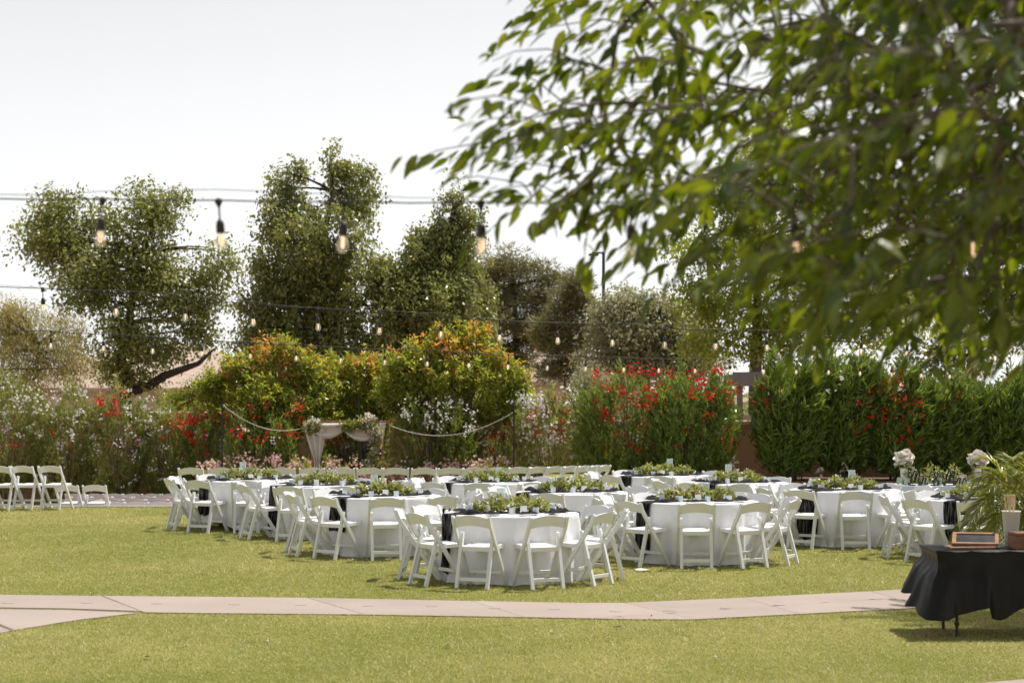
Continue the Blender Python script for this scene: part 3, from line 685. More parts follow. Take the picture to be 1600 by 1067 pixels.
oleander('dark red-flowering oleander next to the bare wall gap', 1010, 1156, 580, 47.3, 0.03, 20000, LM['hedge'], [('red', 36, (1070, 1150, 578, 625), 0.07), ('red', 14, (1045, 1145, 640, 720), 0.06), ('white', 3, (1130, 1150, 715, 730), 0.06)], 41, bare=0.05, boxy=0.9)
HG = 'dense narrow-leaved hedge shrubs'
hk = dict(boxy=0.78, bare=0.10, L0=0.24, group=HG, depth=0.95, name='hedge_shrub')
oleander('dense dark hedge shrub at the bare wall gap, a few red flowers', 1176, 1292, 563, 46.9, 0.03, 20000, LM['hedge'], [('red', 9, (1178, 1215, 580, 665), 0.06), ('white', 9, (1195, 1290, 560, 640), 0.085), ('white', 3, (1270, 1280, 725, 735), 0.08)], 42, lean=(0.25, 0), **hk)
oleander('tallest hedge shrub with white flower heads, between gap and red clusters', 1268, 1382, 556, 47.2, 0.03, 20000, LM['hedge'], [('white', 10, (1270, 1350, 560, 620), 0.08), ('red', 26, (1325, 1378, 600, 680), 0.065), ('white', 2, (1308, 1316, 728, 732), 0.07)], 43, lean=(0.35, 0), **hk)
oleander('hedge shrub with clustered red flowers behind the sweetheart table', 1352, 1462, 572, 47.0, 0.03, 20000, LM['hedge'], [('red', 34, (1355, 1440, 578, 660), 0.07), ('red', 10, (1365, 1420, 670, 705), 0.07), ('white', 12, (1370, 1420, 590, 650), 0.06), ('white', 2, (1350, 1355, 722, 730), 0.08)], 44, lean=(0.35, 0), **hk)
oleander('plain green hedge shrub behind the white rose bouquets', 1440, 1545, 588, 47.1, 0.03, 20000, LM['hedge'], [('red', 3, (1450, 1540, 600, 680), 0.05)], 45, lean=(0.4, 0), **hk)
oleander('plain green hedge shrub behind the potted palm', 1520, 1680, 585, 46.9, 0.03, 24000, LM['hedge'], [], 46, lean=(0.4, 0), **hk)

# low pink-flowering shrubs in front of the wall
PK = ['around the foot of the pole by the red oleander', 'between that first black pole and the arch drape', 'just short of the fallen arch drape', 'around the gathered tail of the arch drape',
      'under the open middle of the arch', 'just past the flowered arch post', 'below the bare stems of the domed shrub', 'where the peach wall shows between stems', 'around the foot of the pole by the white oleander']
for i, (x0, x1, yt) in enumerate([(308, 372, 722), (352, 430, 714), (415, 478, 713), (465, 540, 714), (520, 600, 717), (590, 650, 722), (640, 705, 724), (690, 755, 716), (735, 812, 713)]):
    oleander('low pale pink flowering shrub ' + PK[i], x0, x1, yt, 52.9 + 0.2 * (i % 2), OB, 3600, LM['fresh'], [('pink', 62, (x0 + 4, x1 - 4, yt + 1, yt + 34), 0.075)], 60 + i, boxy=0.8, bare=0.05, L0=0.13, group='low pink-flowering shrubs', depth=0.6, name='pink_flowering_shrub')

# far trees that read as one mass along the horizon
rng = np.random.default_rng(77)
cl = np.concatenate([np.stack([-60 + 130 * rng.random(900), 125 + 18 * rng.random(900), -1.3 + 4.2 * rng.random(900) ** 0.8], 1)])
cl[:, 2] *= (0.75 + 0.25 * np.sin(cl[:, 0] * 0.35)); pos = (cl[:, None, :] + rng.normal(size=(900, 26, 3)) * 0.7).reshape(-1, 3)
o = leafobj('distant_trees', rng, pos, sph(rng, len(pos)), 0.55, 0.30, LM['olive'], None)
tag(o, 'far low belt of trees along the horizon beyond the garden', 'trees', kind='stuff')
# ------------------------------------------------------------------ white folding chairs
def make_chair():
    t = empty('folding_chair')
    hw = 0.213
    for s in (-1, 1):
        # long post: top of the back down to the foot on the sitter's side
        b = B(); a = [(s * hw, -0.265, 0.775), (s * hw, -0.235, 0.70), (s * hw, 0.235, 0.0)]
        b.bar(a[1], a[2], 0.030, 0.044); b.bar((s * hw, -0.262, 0.772), (s * hw, -0.230, 0.694), 0.0295, 0.042)
        b.tube([(s * hw - 0.0148, -0.262, 0.772), (s * hw + 0.0148, -0.262, 0.772)], 0.0215, 10)
        b.build('post', M['resin'], t)
        # short leg: rear foot up to a rounded end above the seat
        b = B(); x = s * (hw - 0.034)
        b.bar((x, -0.245, 0.0), (x, -0.085, 0.590), 0.036, 0.036)
        b.tube([(x - 0.0178, -0.0845, 0.592), (x + 0.0178, -0.0845, 0.592)], 0.0175, 10)
        b.build('leg', M['resin'], t)
        B().bar((s * (hw - 0.002), -0.13, 0.485), (s * (hw - 0.015), 0.0, 0.452), 0.006, 0.018).build('hinge', M['resin'], t)
    # arched back panel, bowed to the rear
    def bk(side):
        def fn(u, v):
            x = (u * 2 - 1) * (hw - 0.010); c = 1 - (u * 2 - 1) ** 2
            z = (0.655 + 0.030 * c) * (1 - v) + (0.765 + 0.036 * c) * v
            y = -0.212 - (z - 0.66) * 0.42 - 0.022 * c + side
            return (x, y, z)
        return fn
    b = B(); b.grid(bk(0.013), 14, 4); n0 = len(b.v); b.grid(bk(-0.013), 14, 4)
    b.f = [f if min(f) < n0 else f[::-1] for f in b.f]
    w = 15
    for i in range(14):
        b.f.append((i, n0 + i, n0 + i + 1, i + 1)); k = 4 * w; b.f.append((k + i + 1, n0 + k + i + 1, n0 + k + i, k + i))
    b.build('backrest', M['resin'], t, smooth=False)
    # seat: frame and vinyl pad
    R = Matrix.Rotation(math.radians(3), 3, 'X')
    b = B()
    b.box((0, -0.125, 0.428), (0.345, 0.022, 0.052), R, 0.004); b.box((0, 0.225, 0.446), (0.36, 0.022, 0.046), R, 0.004)
    for s in (-1, 1): b.box((s * 0.171, 0.05, 0.437), (0.020, 0.372, 0.046), R, 0.004)
    st = b.build('seat', M['resin'], t)
    def pad(u, v):
        x = (u * 2 - 1); y = (v * 2 - 1); e = (1 - x ** 6) * (1 - y ** 6)
        return (x * 0.160, 0.05 + y * 0.178, 0.4475 + 0.052 * y * 0.18 + 0.020 * e)
    B().grid(pad, 8, 8).build('cushion', M['pad'], st, smooth=True)
    B().box((0, -0.214, 0.105), (0.352, 0.016, 0.040), ch=0.003).build('stretcher', M['resin'], t)
    B().box((0, 0.128, 0.160), (0.402, 0.016, 0.040), ch=0.003).build('stretcher', M['resin'], t)
    return t
chair0 = make_chair(); chair_used = [False]
rj = random.Random(17)
def place_chair(x, y, z, rz, label, group):
    c = chair0 if not chair_used[0] else copy_tree(chair0)
    chair_used[0] = True
    c.location = (x, y, z); c.rotation_euler = (0, 0, rz); tag(c, label, 'chair', group); return c

# ------------------------------------------------------------------ round tables
def cloth_r(th, v, ph, short=0.0):
    """radius and height of the cloth skirt at angle th, v = 0 at the table edge, 1 at the hem"""
    w = v ** 0.8
    f = 0.018 * math.sin(8 * th + ph) + 0.020 * math.sin(13 * th + 2 * ph) + 0.014 * math.sin(23 * th + 3 * ph) + 0.008 * math.sin(37 * th + ph)
    r = 0.768 + 0.018 * w + f * w * 1.6 + 0.05 * max(0, v - 0.93) * 8 * (0.5 + 0.5 * math.sin(5 * th + ph))
    hem = 0.012 + short * (0.075 + 0.065 * math.sin(2.0 * th + 0.6) + 0.03 * math.sin(5 * th))
    z = 0.742 - (0.742 - hem) * v
    return r, z
def cloth_mesh(ph, short):
    b = B(); n = 128
    prof = [(0.0, 0.7565), (0.4, 0.7565), (0.72, 0.7565), (0.752, 0.7545), (0.765, 0.749)]
    b.v.append((0, 0, 0.7565))
    for r, z in prof[1:]:
        for j in range(n): a = 2 * math.pi * j / n; b.v.append((r * math.cos(a), r * math.sin(a), z))
    for i in range(16):
        for j in range(n):
            a = 2 * math.pi * j / n; r, z = cloth_r(a, i / 15.0, ph, short); b.v.append((r * math.cos(a), r * math.sin(a), z))
    for j in range(n): b.f.append((0, 1 + j, 1 + (j + 1) % n))
    for i in range(len(prof) - 2 + 16):
        for j in range(n):
            k = 1 + i * n; b.f.append((k + j, k + n + j, k + n + (j + 1) % n, k + (j + 1) % n))
    return b.mesh('tablecloth')
def runner_mesh(ph, az, short, wid, drop):
    """strip of black gauze over the table; its ends hang down the skirt; table-local, az = direction of one end"""
    b = B(); nu = 44
    path_ = [('h', -1, v) for v in [drop - drop * i / 11.0 for i in range(12)]] + [('t', s, 0) for s in (-0.74, -0.5, -0.25, 0, 0.25, 0.5, 0.74)] + [('h', 1, v) for v in [(drop * 0.93) * i / 11.0 for i in range(12)]]
    for kind, s, v in path_:
        for i in range(nu + 1):
            u = i / nu * 2 - 1
            if kind == 't':
                along = s; ac = u * wid * 0.5 * (0.9 + 0.1 * math.sin(s * 7 + ph)); z = 0.7600 + 0.003 * abs(math.sin(u * 9 + s * 4))
                if along * along + ac * ac > 0.755 ** 2: along = math.copysign(math.sqrt(0.755 ** 2 - ac * ac), s)
                x = along * math.cos(az) - ac * math.sin(az); y = along * math.sin(az) + ac * math.cos(az)
            else:
                w = wid * 0.5 * (1 - 0.20 * v + 0.10 * math.sin(6 * v + ph))
                th = (az if s > 0 else az + math.pi) + (1 if s > 0 else -1) * u * w / 0.78
                r, z = cloth_r(th, v, ph, short); r += 0.013 + 0.011 * (1 + math.sin(u * 24 + 4 * v + ph)); z += (0.012 if v < 0.05 else 0) + 0.02 * v * math.sin(u * 5 + ph)
                x, y = r * math.cos(th), r * math.sin(th)
            b.v.append((x, y, z))
    w_ = nu + 1
    for j in range(len(path_) - 1):
        for i in range(nu): k = j * w_ + i; b.f.append((k, k + 1, k + w_ + 1, k + w_))
    return b.mesh('table_runner')
# table furniture meshes shared by every table
def napkin_mesh(seed):
    r = random.Random(seed); b = B(); ph = r.random() * 6
    def top(u, v):
        x = (u - 0.5) * 0.27; y = (v - 0.5) * 0.13 * (1 + 0.35 * math.sin(u * 4 + ph))
        e = max(0, 1 - abs(2 * v - 1) ** 3) * max(0, 1 - abs(2 * u - 1) ** 5)
        return (x + 0.03 * math.sin(v * 3), y + 0.018 * math.sin(u * 6 + ph), 0.001 + e * (0.013 + 0.020 * abs(math.sin(u * 7 + ph)) * abs(math.sin(v * 5 + ph)) + 0.006 * math.sin(v * 14 + u * 5)))
    b.grid(top, 16, 8); return b.mesh('napkin')
NAP = [napkin_mesh(s) for s in (1, 2, 3)]
for me in NAP: me.materials.append(M['napkin']); me.polygons.foreach_set('use_smooth', [True] * len(me.polygons))
VOT = B().lathe([(0.026, 0), (0.030, 0.004), (0.036, 0.075), (0.0335, 0.075), (0.028, 0.008), (0.0, 0.006)], 14).mesh('votive_glass'); VOT.materials.append(M['votive'])
if 0: PLT = B().lathe([(0.0, 0.002), (0.08, 0.001), (0.115, 0.010), (0.117, 0.013), (0.09, 0.008), (0.0, 0.006)], 20).mesh('plate')
VAS = B().lathe([(0.048, 0), (0.05, 0.004), (0.05, 0.21), (0.047, 0.21), (0.047, 0.012), (0.0, 0.012)], 16).mesh('hurricane_glass'); VAS.materials.append(M['glass'])
CAN = B().lathe([(0.034, 0.012), (0.034, 0.12), (0.026, 0.125), (0.0, 0.122)], 12).mesh('candle'); CAN.materials.append(M['wax'])
CARD = B().box((0, 0, 0.045), (0.075, 0.004, 0.09), Matrix.Rotation(math.radians(12), 3, 'X')).mesh('card'); CARD.materials.append(M['paper'])
def garland(label, loc, rz, seed, L=0.95, Wd=0.34, H=0.17, n=900, name='greenery_garland', cat='garland', flowers=26):
    rng = np.random.default_rng(seed); root = empty(name, loc, rz, label, cat, 'leafy garlands on the round tables')
    t = rng.random(n) * 2 - 1; w = np.sqrt(np.clip(1 - t ** 2, 0, 1))
    hh = H * (0.55 + 0.45 * np.sin(t * 5 + seed) ** 2)
    pos = np.stack([t * L / 2, rng.normal(size=n) * Wd * 0.28 * (0.4 + 0.6 * w), 0.005 + rng.random(n) ** 1.3 * hh * (0.25 + 0.75 * w)], 1)
    dirs = sph(rng, n) + np.stack([t * 0.8, pos[:, 1] * 5, np.full(n, 0.35)], 1); dirs[:, 2] = np.abs(dirs[:, 2])
    Lf = 0.075 * (0.6 + 0.7 * rng.random(n))
    leafobj('foliage', rng, pos, dirs, Lf, Lf * 0.42, LM['garland'], root, 0.6)
    b = B()
    for i in range(5): b.tube([(-L / 2 + 0.05, (i - 2) * 0.03, 0.012), (0, (2 - i) * 0.02, 0.03 + 0.01 * i), (L / 2 - 0.05, (i - 2) * 0.025, 0.012)], 0.004, 4)
    b.build('stem', M['cane'], root)
    if flowers:
        k = flowers; c = pos[rng.permutation(n)[:k]] + np.array([0, 0, 0.03]); pp = (c[:, None, :] + rng.normal(size=(k, 7, 3)) * 0.014).reshape(-1, 3)
        leafobj('blossom', rng, pp, sph(rng, k * 7) + np.array([0, 0, 0.6]), 0.028, 0.024, LM['white'], root, 0.4)
    return root
TD = {1: 'the table nearest the concrete path', 2: 'the table by the white paper scrap', 3: 'the second table from path toward arch', 4: 'the third table from path toward arch',
      5: 'the table with the short cloth', 6: 'the table beside the curved chair row', 7: 'the middle table ringed by others', 8: 'the table before the dark red oleander',
      9: 'the table before the bare wall', 10: 'the table before the dense hedge', 11: 'the table beside the potted palm'}
#   id: px x, px y of the table-top centre, first chair azimuth (0 = towards the path), runner azimuth, short cloth, vase
TT = {1: (799, 800.5, 17, -66, 0, 1), 2: (1089, 782, -8, -63, 0, 0), 3: (598, 774, 6, -43, 0, 1), 4: (508, 757.5, -21, -70, 0, 0), 5: (390, 749, 5, -54, 1, 1), 6: (768, 752.5, -6, -60, 0, 0),
      7: (893, 768, 19, -60, 0, 0), 8: (1036, 742.5, -9, -57, 0, 1), 9: (1152, 753.5, -2, -42, 0, 1), 10: (1320, 764.5, -1, -50, 0, 1), 11: (1535, 779, 18, -38, 0, 0)}
table_xy = {}
tops = {}
for i, (px, py, a0, raz, short, vase) in TT.items():
    d = 1.383 * F / (py - HZ); x = GX(px, d); table_xy[i] = (x, d); ph = i * 1.7
    t = empty('round_table', (x, d, 0), 0, 'folding round table hidden under the cloth of ' + TD[i], 'table', 'round tables')
    B().lathe([(0.0, 0.722), (0.750, 0.722), (0.755, 0.727), (0.755, 0.742), (0.75, 0.747), (0.0, 0.747)], 40).build('tabletop', M['palewood'], t)
    for k in range(4):
        a = math.radians(45 + 90 * k); b = B(); b.tube([(0.45 * math.cos(a), 0.45 * math.sin(a), 0), (0.42 * math.cos(a), 0.42 * math.sin(a), 0.723)], 0.016, 8).build('leg', M['steel'], t)
    cl = link('tablecloth', cloth_mesh(ph, short), M['linen'], None, (x, d, 0), smooth=True)
    tag(cl, ('white cloth ending above the grass over ' if short else 'floor-length white cloth over ') + TD[i], 'tablecloth', 'white round tablecloths')
    # runner: one end hangs at azimuth raz (0 = towards the camera side, negative = left)
    az = math.radians(raz) - math.pi / 2
    rn = link('table_runner', runner_mesh(ph, az, short, 0.32 if i != 3 else 0.30, 0.93 if i != 3 else 0.62), M['gauze'], None, (x, d, 0), smooth=True)
    tag(rn, 'black gauze runner hanging over the edge of ' + TD[i], 'table runner', 'black gauze runners')
    for k in range(10):
        a = math.radians(a0 + 36 * k + rj.uniform(-2.5, 2.5)); R = 1.0 + rj.uniform(-0.015, 0.035); dg = (math.degrees(a) + 180) % 360 - 180
        side_ = 'path' if abs(dg) < 45 else ('hedge' if abs(dg) > 135 else ('palm' if dg > 0 else 'aisle'))
        place_chair(x + R * math.sin(a), d - R * math.cos(a), 0, a + math.radians(rj.uniform(-6, 6)), 'white folding chair on the ' + side_ + ' side of ' + TD[i], 'chairs on the ' + side_ + ' side of ' + TD[i])
        for (rr, da, me, nm, lb, ct, dz) in ((0.58, 0, NAP[(k + i) % 3], 'napkin', 'rumpled black napkin', 'napkin', 0.011), (0.50, 0.33, VOT, 'votive_glass', 'small frosted glass', 'glass', 0.0), (0.36, 0.1, CARD, 'place_card', 'white place card', 'card', 0.0)):
            if nm == 'place_card' and k % 2: continue
            if nm == 'votive_glass' and (k + i) % 5 == 4: continue
            aa = a + da + rj.uniform(-0.05, 0.05)
            o = link(nm, me, None, None, (x + rr * math.sin(aa), d - rr * math.cos(aa), 0.7585 + dz + (0.006 if nm != 'votive_glass' else 0.003) * 0))
            o.location.z = 0.7640 + dz if nm != 'place_card' else 0.7635
            o.rotation_euler = (0, 0, a + (rj.uniform(-0.9, 0.9) if nm == 'napkin' else 0))
            if nm == 'napkin': o.scale = (rj.uniform(0.75, 1.1), rj.uniform(0.8, 1.2), rj.uniform(0.7, 1.7))
            tag(o, lb + ' on ' + TD[i], ct, lb + 's on ' + TD[i])
    garland('leafy garland with tiny white flowers on ' + TD[i], (x, d, 0.764), math.radians(rj.uniform(-12, 12)), 100 + i, L=0.72 + 0.1 * (i % 3))
    hv = empty('hurricane_vase', (x + 0.12 * (-1) ** i, d + 0.13, 0.7635), 0, 'clear glass cylinder with a candle on ' + TD[i], 'vase', 'glass candle cylinders')
    link('glass', VAS, None, hv); link('candle', CAN, None, hv)
    if vase:
        hv.scale = (1, 1, 1.25)

# ------------------------------------------------------------------ ceremony chairs
row = [(305, -8), (350, -6), (398, -4), (444, -2), (490, 0), (536, 1), (578, 3), (618, 6), (660, 10), (700, 14), (735, 18), (770, 22), (802, 27), (829, 33), (854, 39), (876, 45), (896, 51), (912, 57), (925, 62)]
ORD = ['first', 'second', 'third', 'fourth', 'fifth', 'sixth', 'seventh', 'eighth', 'ninth', 'tenth', 'eleventh', 'twelfth', 'thirteenth', 'fourteenth', 'fifteenth', 'sixteenth', 'seventeenth', 'eighteenth', 'nineteenth']
for k, (px, rz) in enumerate(row):
    d = 34.9 + max(0, (px - 700) / 225.0) ** 1.6 * 1.15
    place_chair(GX(px, d), d, 0, math.radians(rz + rj.uniform(-2, 2)), 'white folding chair, ' + ORD[k] + ' from the aisle end of the curved lawn-edge row', 'curved back row of ceremony chairs')
for k, (px, rz) in enumerate(((88, -15), (46, -17), (11, -19), (-28, -22))):
    d = 35.7 + (px - 11) * 0.0015
    place_chair(GX(px, d), d, 0, math.radians(rz), 'white folding chair, ' + ORD[k] + ' from the aisle in the short row opposite the curved row', 'back row of ceremony chairs across the aisle')
for k, (px, rz) in enumerate(((153, -3), (112, -8))):
    place_chair(GX(px, 37.03), 37.03, -0.399, math.radians(rz), 'white folding chair on the step below the lawn, ' + ('at the aisle gap' if k == 0 else 'half behind the short row'), 'ceremony chairs on the step')
for q, (d, xs) in enumerate(((38.0, (181, 217, 254, 292)), (40.8, (146, 181, 215, 250, 284, 318)), (44.0, (132, 164, 196, 228, 260, 292)), (47.8, (120, 150, 180, 210, 240, 270, 300)))):
    for px in xs:
        place_chair(GX(px, d), d, tz(d) - 0.002, math.radians(rj.uniform(-6, 2)), 'white folding chair in the ' + ORD[q] + ' row down on the lower terrace', ORD[q] + ' row of ceremony chairs on the lower terrace')

# ------------------------------------------------------------------ wedding arch
AD = 51.0; k = F / AD
ac = P(541, 700, AD); AZ = -1.205
def L3(x, y, dy=0.0):                   # photo pixel on the arch plane -> arch-local point
    p = P(x, y, AD); return Vector((p.x - ac.x, dy, p.z - AZ))
ar = empty('wedding_arch', (ac.x, AD, AZ), 0, 'wooden wedding arch draped with ivory fabric and flowers', 'arch')
ztop = L3(541, 662).z
for x in (489, 598):
    B().box((L3(x, 662).x, 0, ztop / 2), (0.06, 0.06, ztop)).build('post', M['wood'], ar)
B().box((L3(541, 662).x, 0, ztop + 0.045), (L3(609, 0).x - L3(473, 0).x, 0.10, 0.09)).build('crossbeam', M['wood'], ar)
def drape(fn, nu, nv, th=0.012):
    return B().grid(fn, nu, nv).build('drape', M['drape'], ar, smooth=True)
def swag(xa, ya, xb, yb, sag0, sag1, fr):
    def fn(u, v):
        x = xa + (xb - xa) * u; base = ya + (yb - ya) * u; s = 4 * u * (1 - u)
        y = base + s * (sag0 + (sag1 - sag0) * v) + v * 5
        return L3(x, y, -fr - 0.05 * math.sin(v * 10) * (0.4 + s) - 0.03 * s)
    return fn
drape(swag(478, 660, 545, 660, 1, 20, 0.09), 20, 14)
drape(swag(534, 664, 594, 672, 2, 16, 0.11), 20, 14)
def tail(u, v):
    # falls from the corner, gathers to a knot and flares again
    w = 22 * (1 - v / 0.72) ** 0.8 + 6 if v < 0.72 else 6 + (v - 0.72) * 26
    cx = 489 + 7 * min(v / 0.72, 1); y = 660 + v * 84
    if v < 0.72: y -= 0
    return L3(cx + (u - 0.42) * w * 1.35, y, -0.10 - 0.05 * math.sin(u * 19))
drape(tail, 24, 18)
def tail2(u, v):
    w = 11 * (1 - 0.72 * v); return L3(598 - 2 * v + (u - 0.5) * w, 660 + v * 36, -0.10 - 0.04 * math.sin(u * 12))
drape(tail2, 10, 8)
drape(lambda u, v: L3(474 + u * 70, 659.5 + 0.6 * math.sin(u * 20), 0.07 - 0.16 * v) + Vector((0, 0, 0.006)), 16, 2)
rng = np.random.default_rng(91)
def arch_flowers(spots, n, key, sz, per, nm='blossom'):
    c = []
    for (x, y, rx, ry) in spots:
        u = sph(rng, n)[:, [0, 2]] * (rng.random((n, 1)) ** 0.5)
        for a in u: c.append(L3(x + a[0] * rx, y + a[1] * ry, -0.14 - 0.10 * rng.random()))
    c = np.array(c); pp = (c[:, None, :] + rng.normal(size=(len(c), per, 3)) * sz * 0.55).reshape(-1, 3)
    dd = sph(rng, len(pp)) + np.array([0, -0.5, 0.4])
    leafobj(nm, rng, pp, dd, sz, sz * (0.8 if nm == 'blossom' else 0.38), LM[key], ar, 0.3)
arch_flowers([(488, 664, 10, 6), (495, 662, 8, 6)], 10, 'white', 0.075, 8)
arch_flowers([(575, 662, 18, 8), (578, 656, 7, 10), (588, 676, 9, 12)], 13, 'cream', 0.08, 9)
arch_flowers([(586, 700, 5, 16), (580, 722, 7, 8)], 8, 'white', 0.07, 8)
arch_flowers([(490, 668, 12, 9), (570, 664, 26, 8), (588, 690, 8, 24), (587, 722, 12, 12), (545, 666, 10, 4)], 34, 'garland', 0.12, 8, 'greenery')

# thin black poles carrying pale swags
def pole(label, x, y0, d, z=-1.19):
    o = empty('swag_pole', (GX(x, d), d, z), 0, label, 'pole', 'thin black poles around the ceremony'); zt = P(x, y0, d).z - z
    B().tube([(0, 0, 0), (0, 0, zt)], 0.022, 8).build('pole', M['blackmetal'], o)
    B().lathe([(0.15, 0), (0.15, 0.02), (0.03, 0.035), (0.022, 0.06)], 14).build('base', M['blackmetal'], o)
    return P(x, y0, d)
a1 = pole('thin black pole beside the low red oleander', 347, 627, 50.2, tz(50.2) - 0.002)
a2 = pole('thin black pole standing behind the wedding arch', 561, 624, 52.2, -1.172)
a3 = pole('thin black pole in front of the tall white oleander', 803, 625, 50.4, tz(50.4) - 0.002)
def swagcord(label, a, c, sag):
    pts = [a.lerp(c, t) - Vector((0, 0, sag * 4 * t * (1 - t))) for t in [i / 20 for i in range(21)]]
    tag(B().tube(pts, 0.009, 6).build('rope_garland', M['drape'], None), label, 'rope', 'pale cords swagged between the poles')
swagcord('pale cord swagged from the red oleander pole to the arch', a1 - Vector((0, 0, 0.08)), P(476, 668, 51.0), 0.30)
swagcord('pale cord swagged from the arch to the white oleander pole', P(608, 664, 51.0), a3 - Vector((0, 0, 0.30)), 0.42)

# ------------------------------------------------------------------ sweetheart table with signs and roses
sd = 1.383 * F / (757.5 - HZ); sx0, sx1 = GX(1398, sd), GX(1565, sd); scx = (sx0 + sx1) / 2; srz = math.radians(-9)
SWL = 'the sweetheart table by the hedge'
st = empty('sweetheart_table', (scx, sd, 0), srz, 'rectangular folding table hidden under shade-tinted white cloth by the hedge', 'table')
B().box((0, 0, 0.733), (sx1 - sx0 - 0.03, 0.73, 0.028)).build('tabletop', M['palewood'], st)
for sx_ in (-1, 1):
    for sy_ in (-1, 1): B().tube([(sx_ * 0.62, sy_ * 0.28, 0), (sx_ * 0.62, sy_ * 0.28, 0.72)], 0.016, 8).build('leg', M['steel'], st)
def rectcloth(Lx, Ly, zt, zb, flare, folds, seed, rad=0.05):
    """cloth over a rectangular top: flat top and a rippling skirt"""
    b = B(); per = []; rr = random.Random(seed)
    n = 44; hx, hy = Lx / 2, Ly / 2
    def edge(t):                                   # rounded rectangle outline, t 0..1
        P4 = 2 * (Lx + Ly); s = t * P4
        if s < Lx: p = (-hx + s, -hy); nn = (0, -1)
        elif s < Lx + Ly: p = (hx, -hy + s - Lx); nn = (1, 0)
        elif s < 2 * Lx + Ly: p = (hx - (s - Lx - Ly), hy); nn = (0, 1)
        else: p = (-hx, hy - (s - 2 * Lx - Ly)); nn = (-1, 0)
        return p, nn
    N = 180; nv = 16
    nrm = [edge(i / N) for i in range(N)]
    sn = []
    for i in range(N):
        ax = sum(nrm[(i + k) % N][1][0] for k in range(-4, 5)); ay = sum(nrm[(i + k) % N][1][1] for k in range(-4, 5)); l = math.hypot(ax, ay) or 1
        sn.append((ax / l, ay / l))
    ring = []
    for j in range(nv + 1):
        v = j / nv
        for i in range(N):
            (x, y), _ = nrm[i]; nx, ny = sn[i]; t = i / N
            z_b, off = zb(x, y), flare(x, y, v)
            w = v ** 0.9; fo = folds * w * (1.3 - 2.2 * abs(math.sin(t * math.pi * 15 + seed + 0.8 * v)) + 0.7 * abs(math.sin(t * math.pi * 31 + 2 * seed - 0.6 * v)) * 1.2)
            b.v.append((x + nx * (off + fo) + 0.002 * nx, y + ny * (off + fo), zt - 0.004 * (v > 0) - (zt - z_b) * v))
    for j in range(nv):
        for i in range(N): k = j * N; b.f.append((k + i, k + N + i, k + N + (i + 1) % N, k + (i + 1) % N))
    b.f.append(tuple(range(N)))
    return b
o = rectcloth(sx1 - sx0, 0.76, 0.757, lambda x, y: 0.012, lambda x, y, v: 0.02 * v, 0.010, 3).build('tablecloth', mat('shade_tinted_linen', (0.62, 0.68, 0.78), 0.85, (0.58, 0.64, 0.75), 4, bump=0.1, bscale=14, spec=0.2), None, (scx, sd, 0))  # white linen; the blue of its shaded side is painted into the base colour
o.rotation_euler = (0, 0, srz); tag(o, 'shade-tinted white cloth on the rectangular sweetheart table by the hedge', 'tablecloth')
SR = Matrix.Rotation(srz, 3, 'Z')
def on_st(lx, ly, z=0.7585):
    p = SR @ Vector((lx, ly, 0)); return (scx + p.x, sd + p.y, z)
def sxl(px): return (GX(px, sd - 0.1) - scx) / math.cos(srz)
# script letters as flat black cut-outs
def stroke(b, pts, w=0.010, n=5):
    sm = []
    P_ = [Vector((x, 0, z)) for x, z in pts]
    for i in range(len(P_) - 1):
        p0, p1, p2, p3 = P_[max(i - 1, 0)], P_[i], P_[i + 1], P_[min(i + 2, len(P_) - 1)]
        for t in [j / n for j in range(n)]:
            sm.append(0.5 * ((2 * p1) + (p2 - p0) * t + (2 * p0 - 5 * p1 + 4 * p2 - p3) * t * t + (3 * p1 - p0 - 3 * p2 + p3) * t ** 3))
    sm.append(P_[-1]); b.tube(sm, w, 6)
GLY = {'M': ([(-0.04, 0.10), (-0.05, 0.16), (0.0, 0.17), (0.0, 0.06), (-0.04, 0.0), (-0.06, 0.04)], [(0.0, 0.10), (0.04, 0.20), (0.075, 0.215), (0.055, 0.10), (0.05, 0.03)], [(0.055, 0.06), (0.10, 0.18), (0.135, 0.215), (0.12, 0.10), (0.115, 0.03), (0.14, 0.0), (0.165, 0.03)]),
       'r': ([(0.0, 0.03), (0.03, 0.10), (0.045, 0.115), (0.07, 0.10), (0.06, 0.06), (0.055, 0.015), (0.075, 0.0), (0.10, 0.03)],),
       's': ([(0.0, 0.03), (0.04, 0.11), (0.06, 0.08), (0.065, 0.03), (0.045, 0.0), (0.01, 0.01)], [(0.0, 0.0), (0.10, 0.02)]),
       '&': ([(0.11, 0.01), (0.03, 0.15), (0.05, 0.20), (0.085, 0.18), (0.07, 0.13), (0.01, 0.06), (0.02, 0.01), (0.07, 0.0), (0.11, 0.07)],)}
def word(txt, px, label):
    o = empty('script_sign', on_st(sxl(px), -0.27), srz, label, 'sign'); x = 0.0
    for ch in txt:
        b = B()
        for s in GLY[ch]: stroke(b, [(x + a * 0.88, c * 0.92 + 0.012) for a, c in s], 0.0105)
        b.build('letter', M['blackmetal'], o); x += {'M': 0.145, 'r': 0.083, 's': 0.088, '&': 0.10}[ch]
    B().box((x / 2 - 0.02, 0.012, 0.006), (x + 0.02, 0.03, 0.012)).build('foot', M['blackmetal'], o)
word('Mr', 1427, 'black script sign reading Mr on ' + SWL)
word('&', 1459, 'black script ampersand sign between Mr and Mrs on ' + SWL)
word('Mrs', 1479, 'black script sign reading Mrs on ' + SWL)
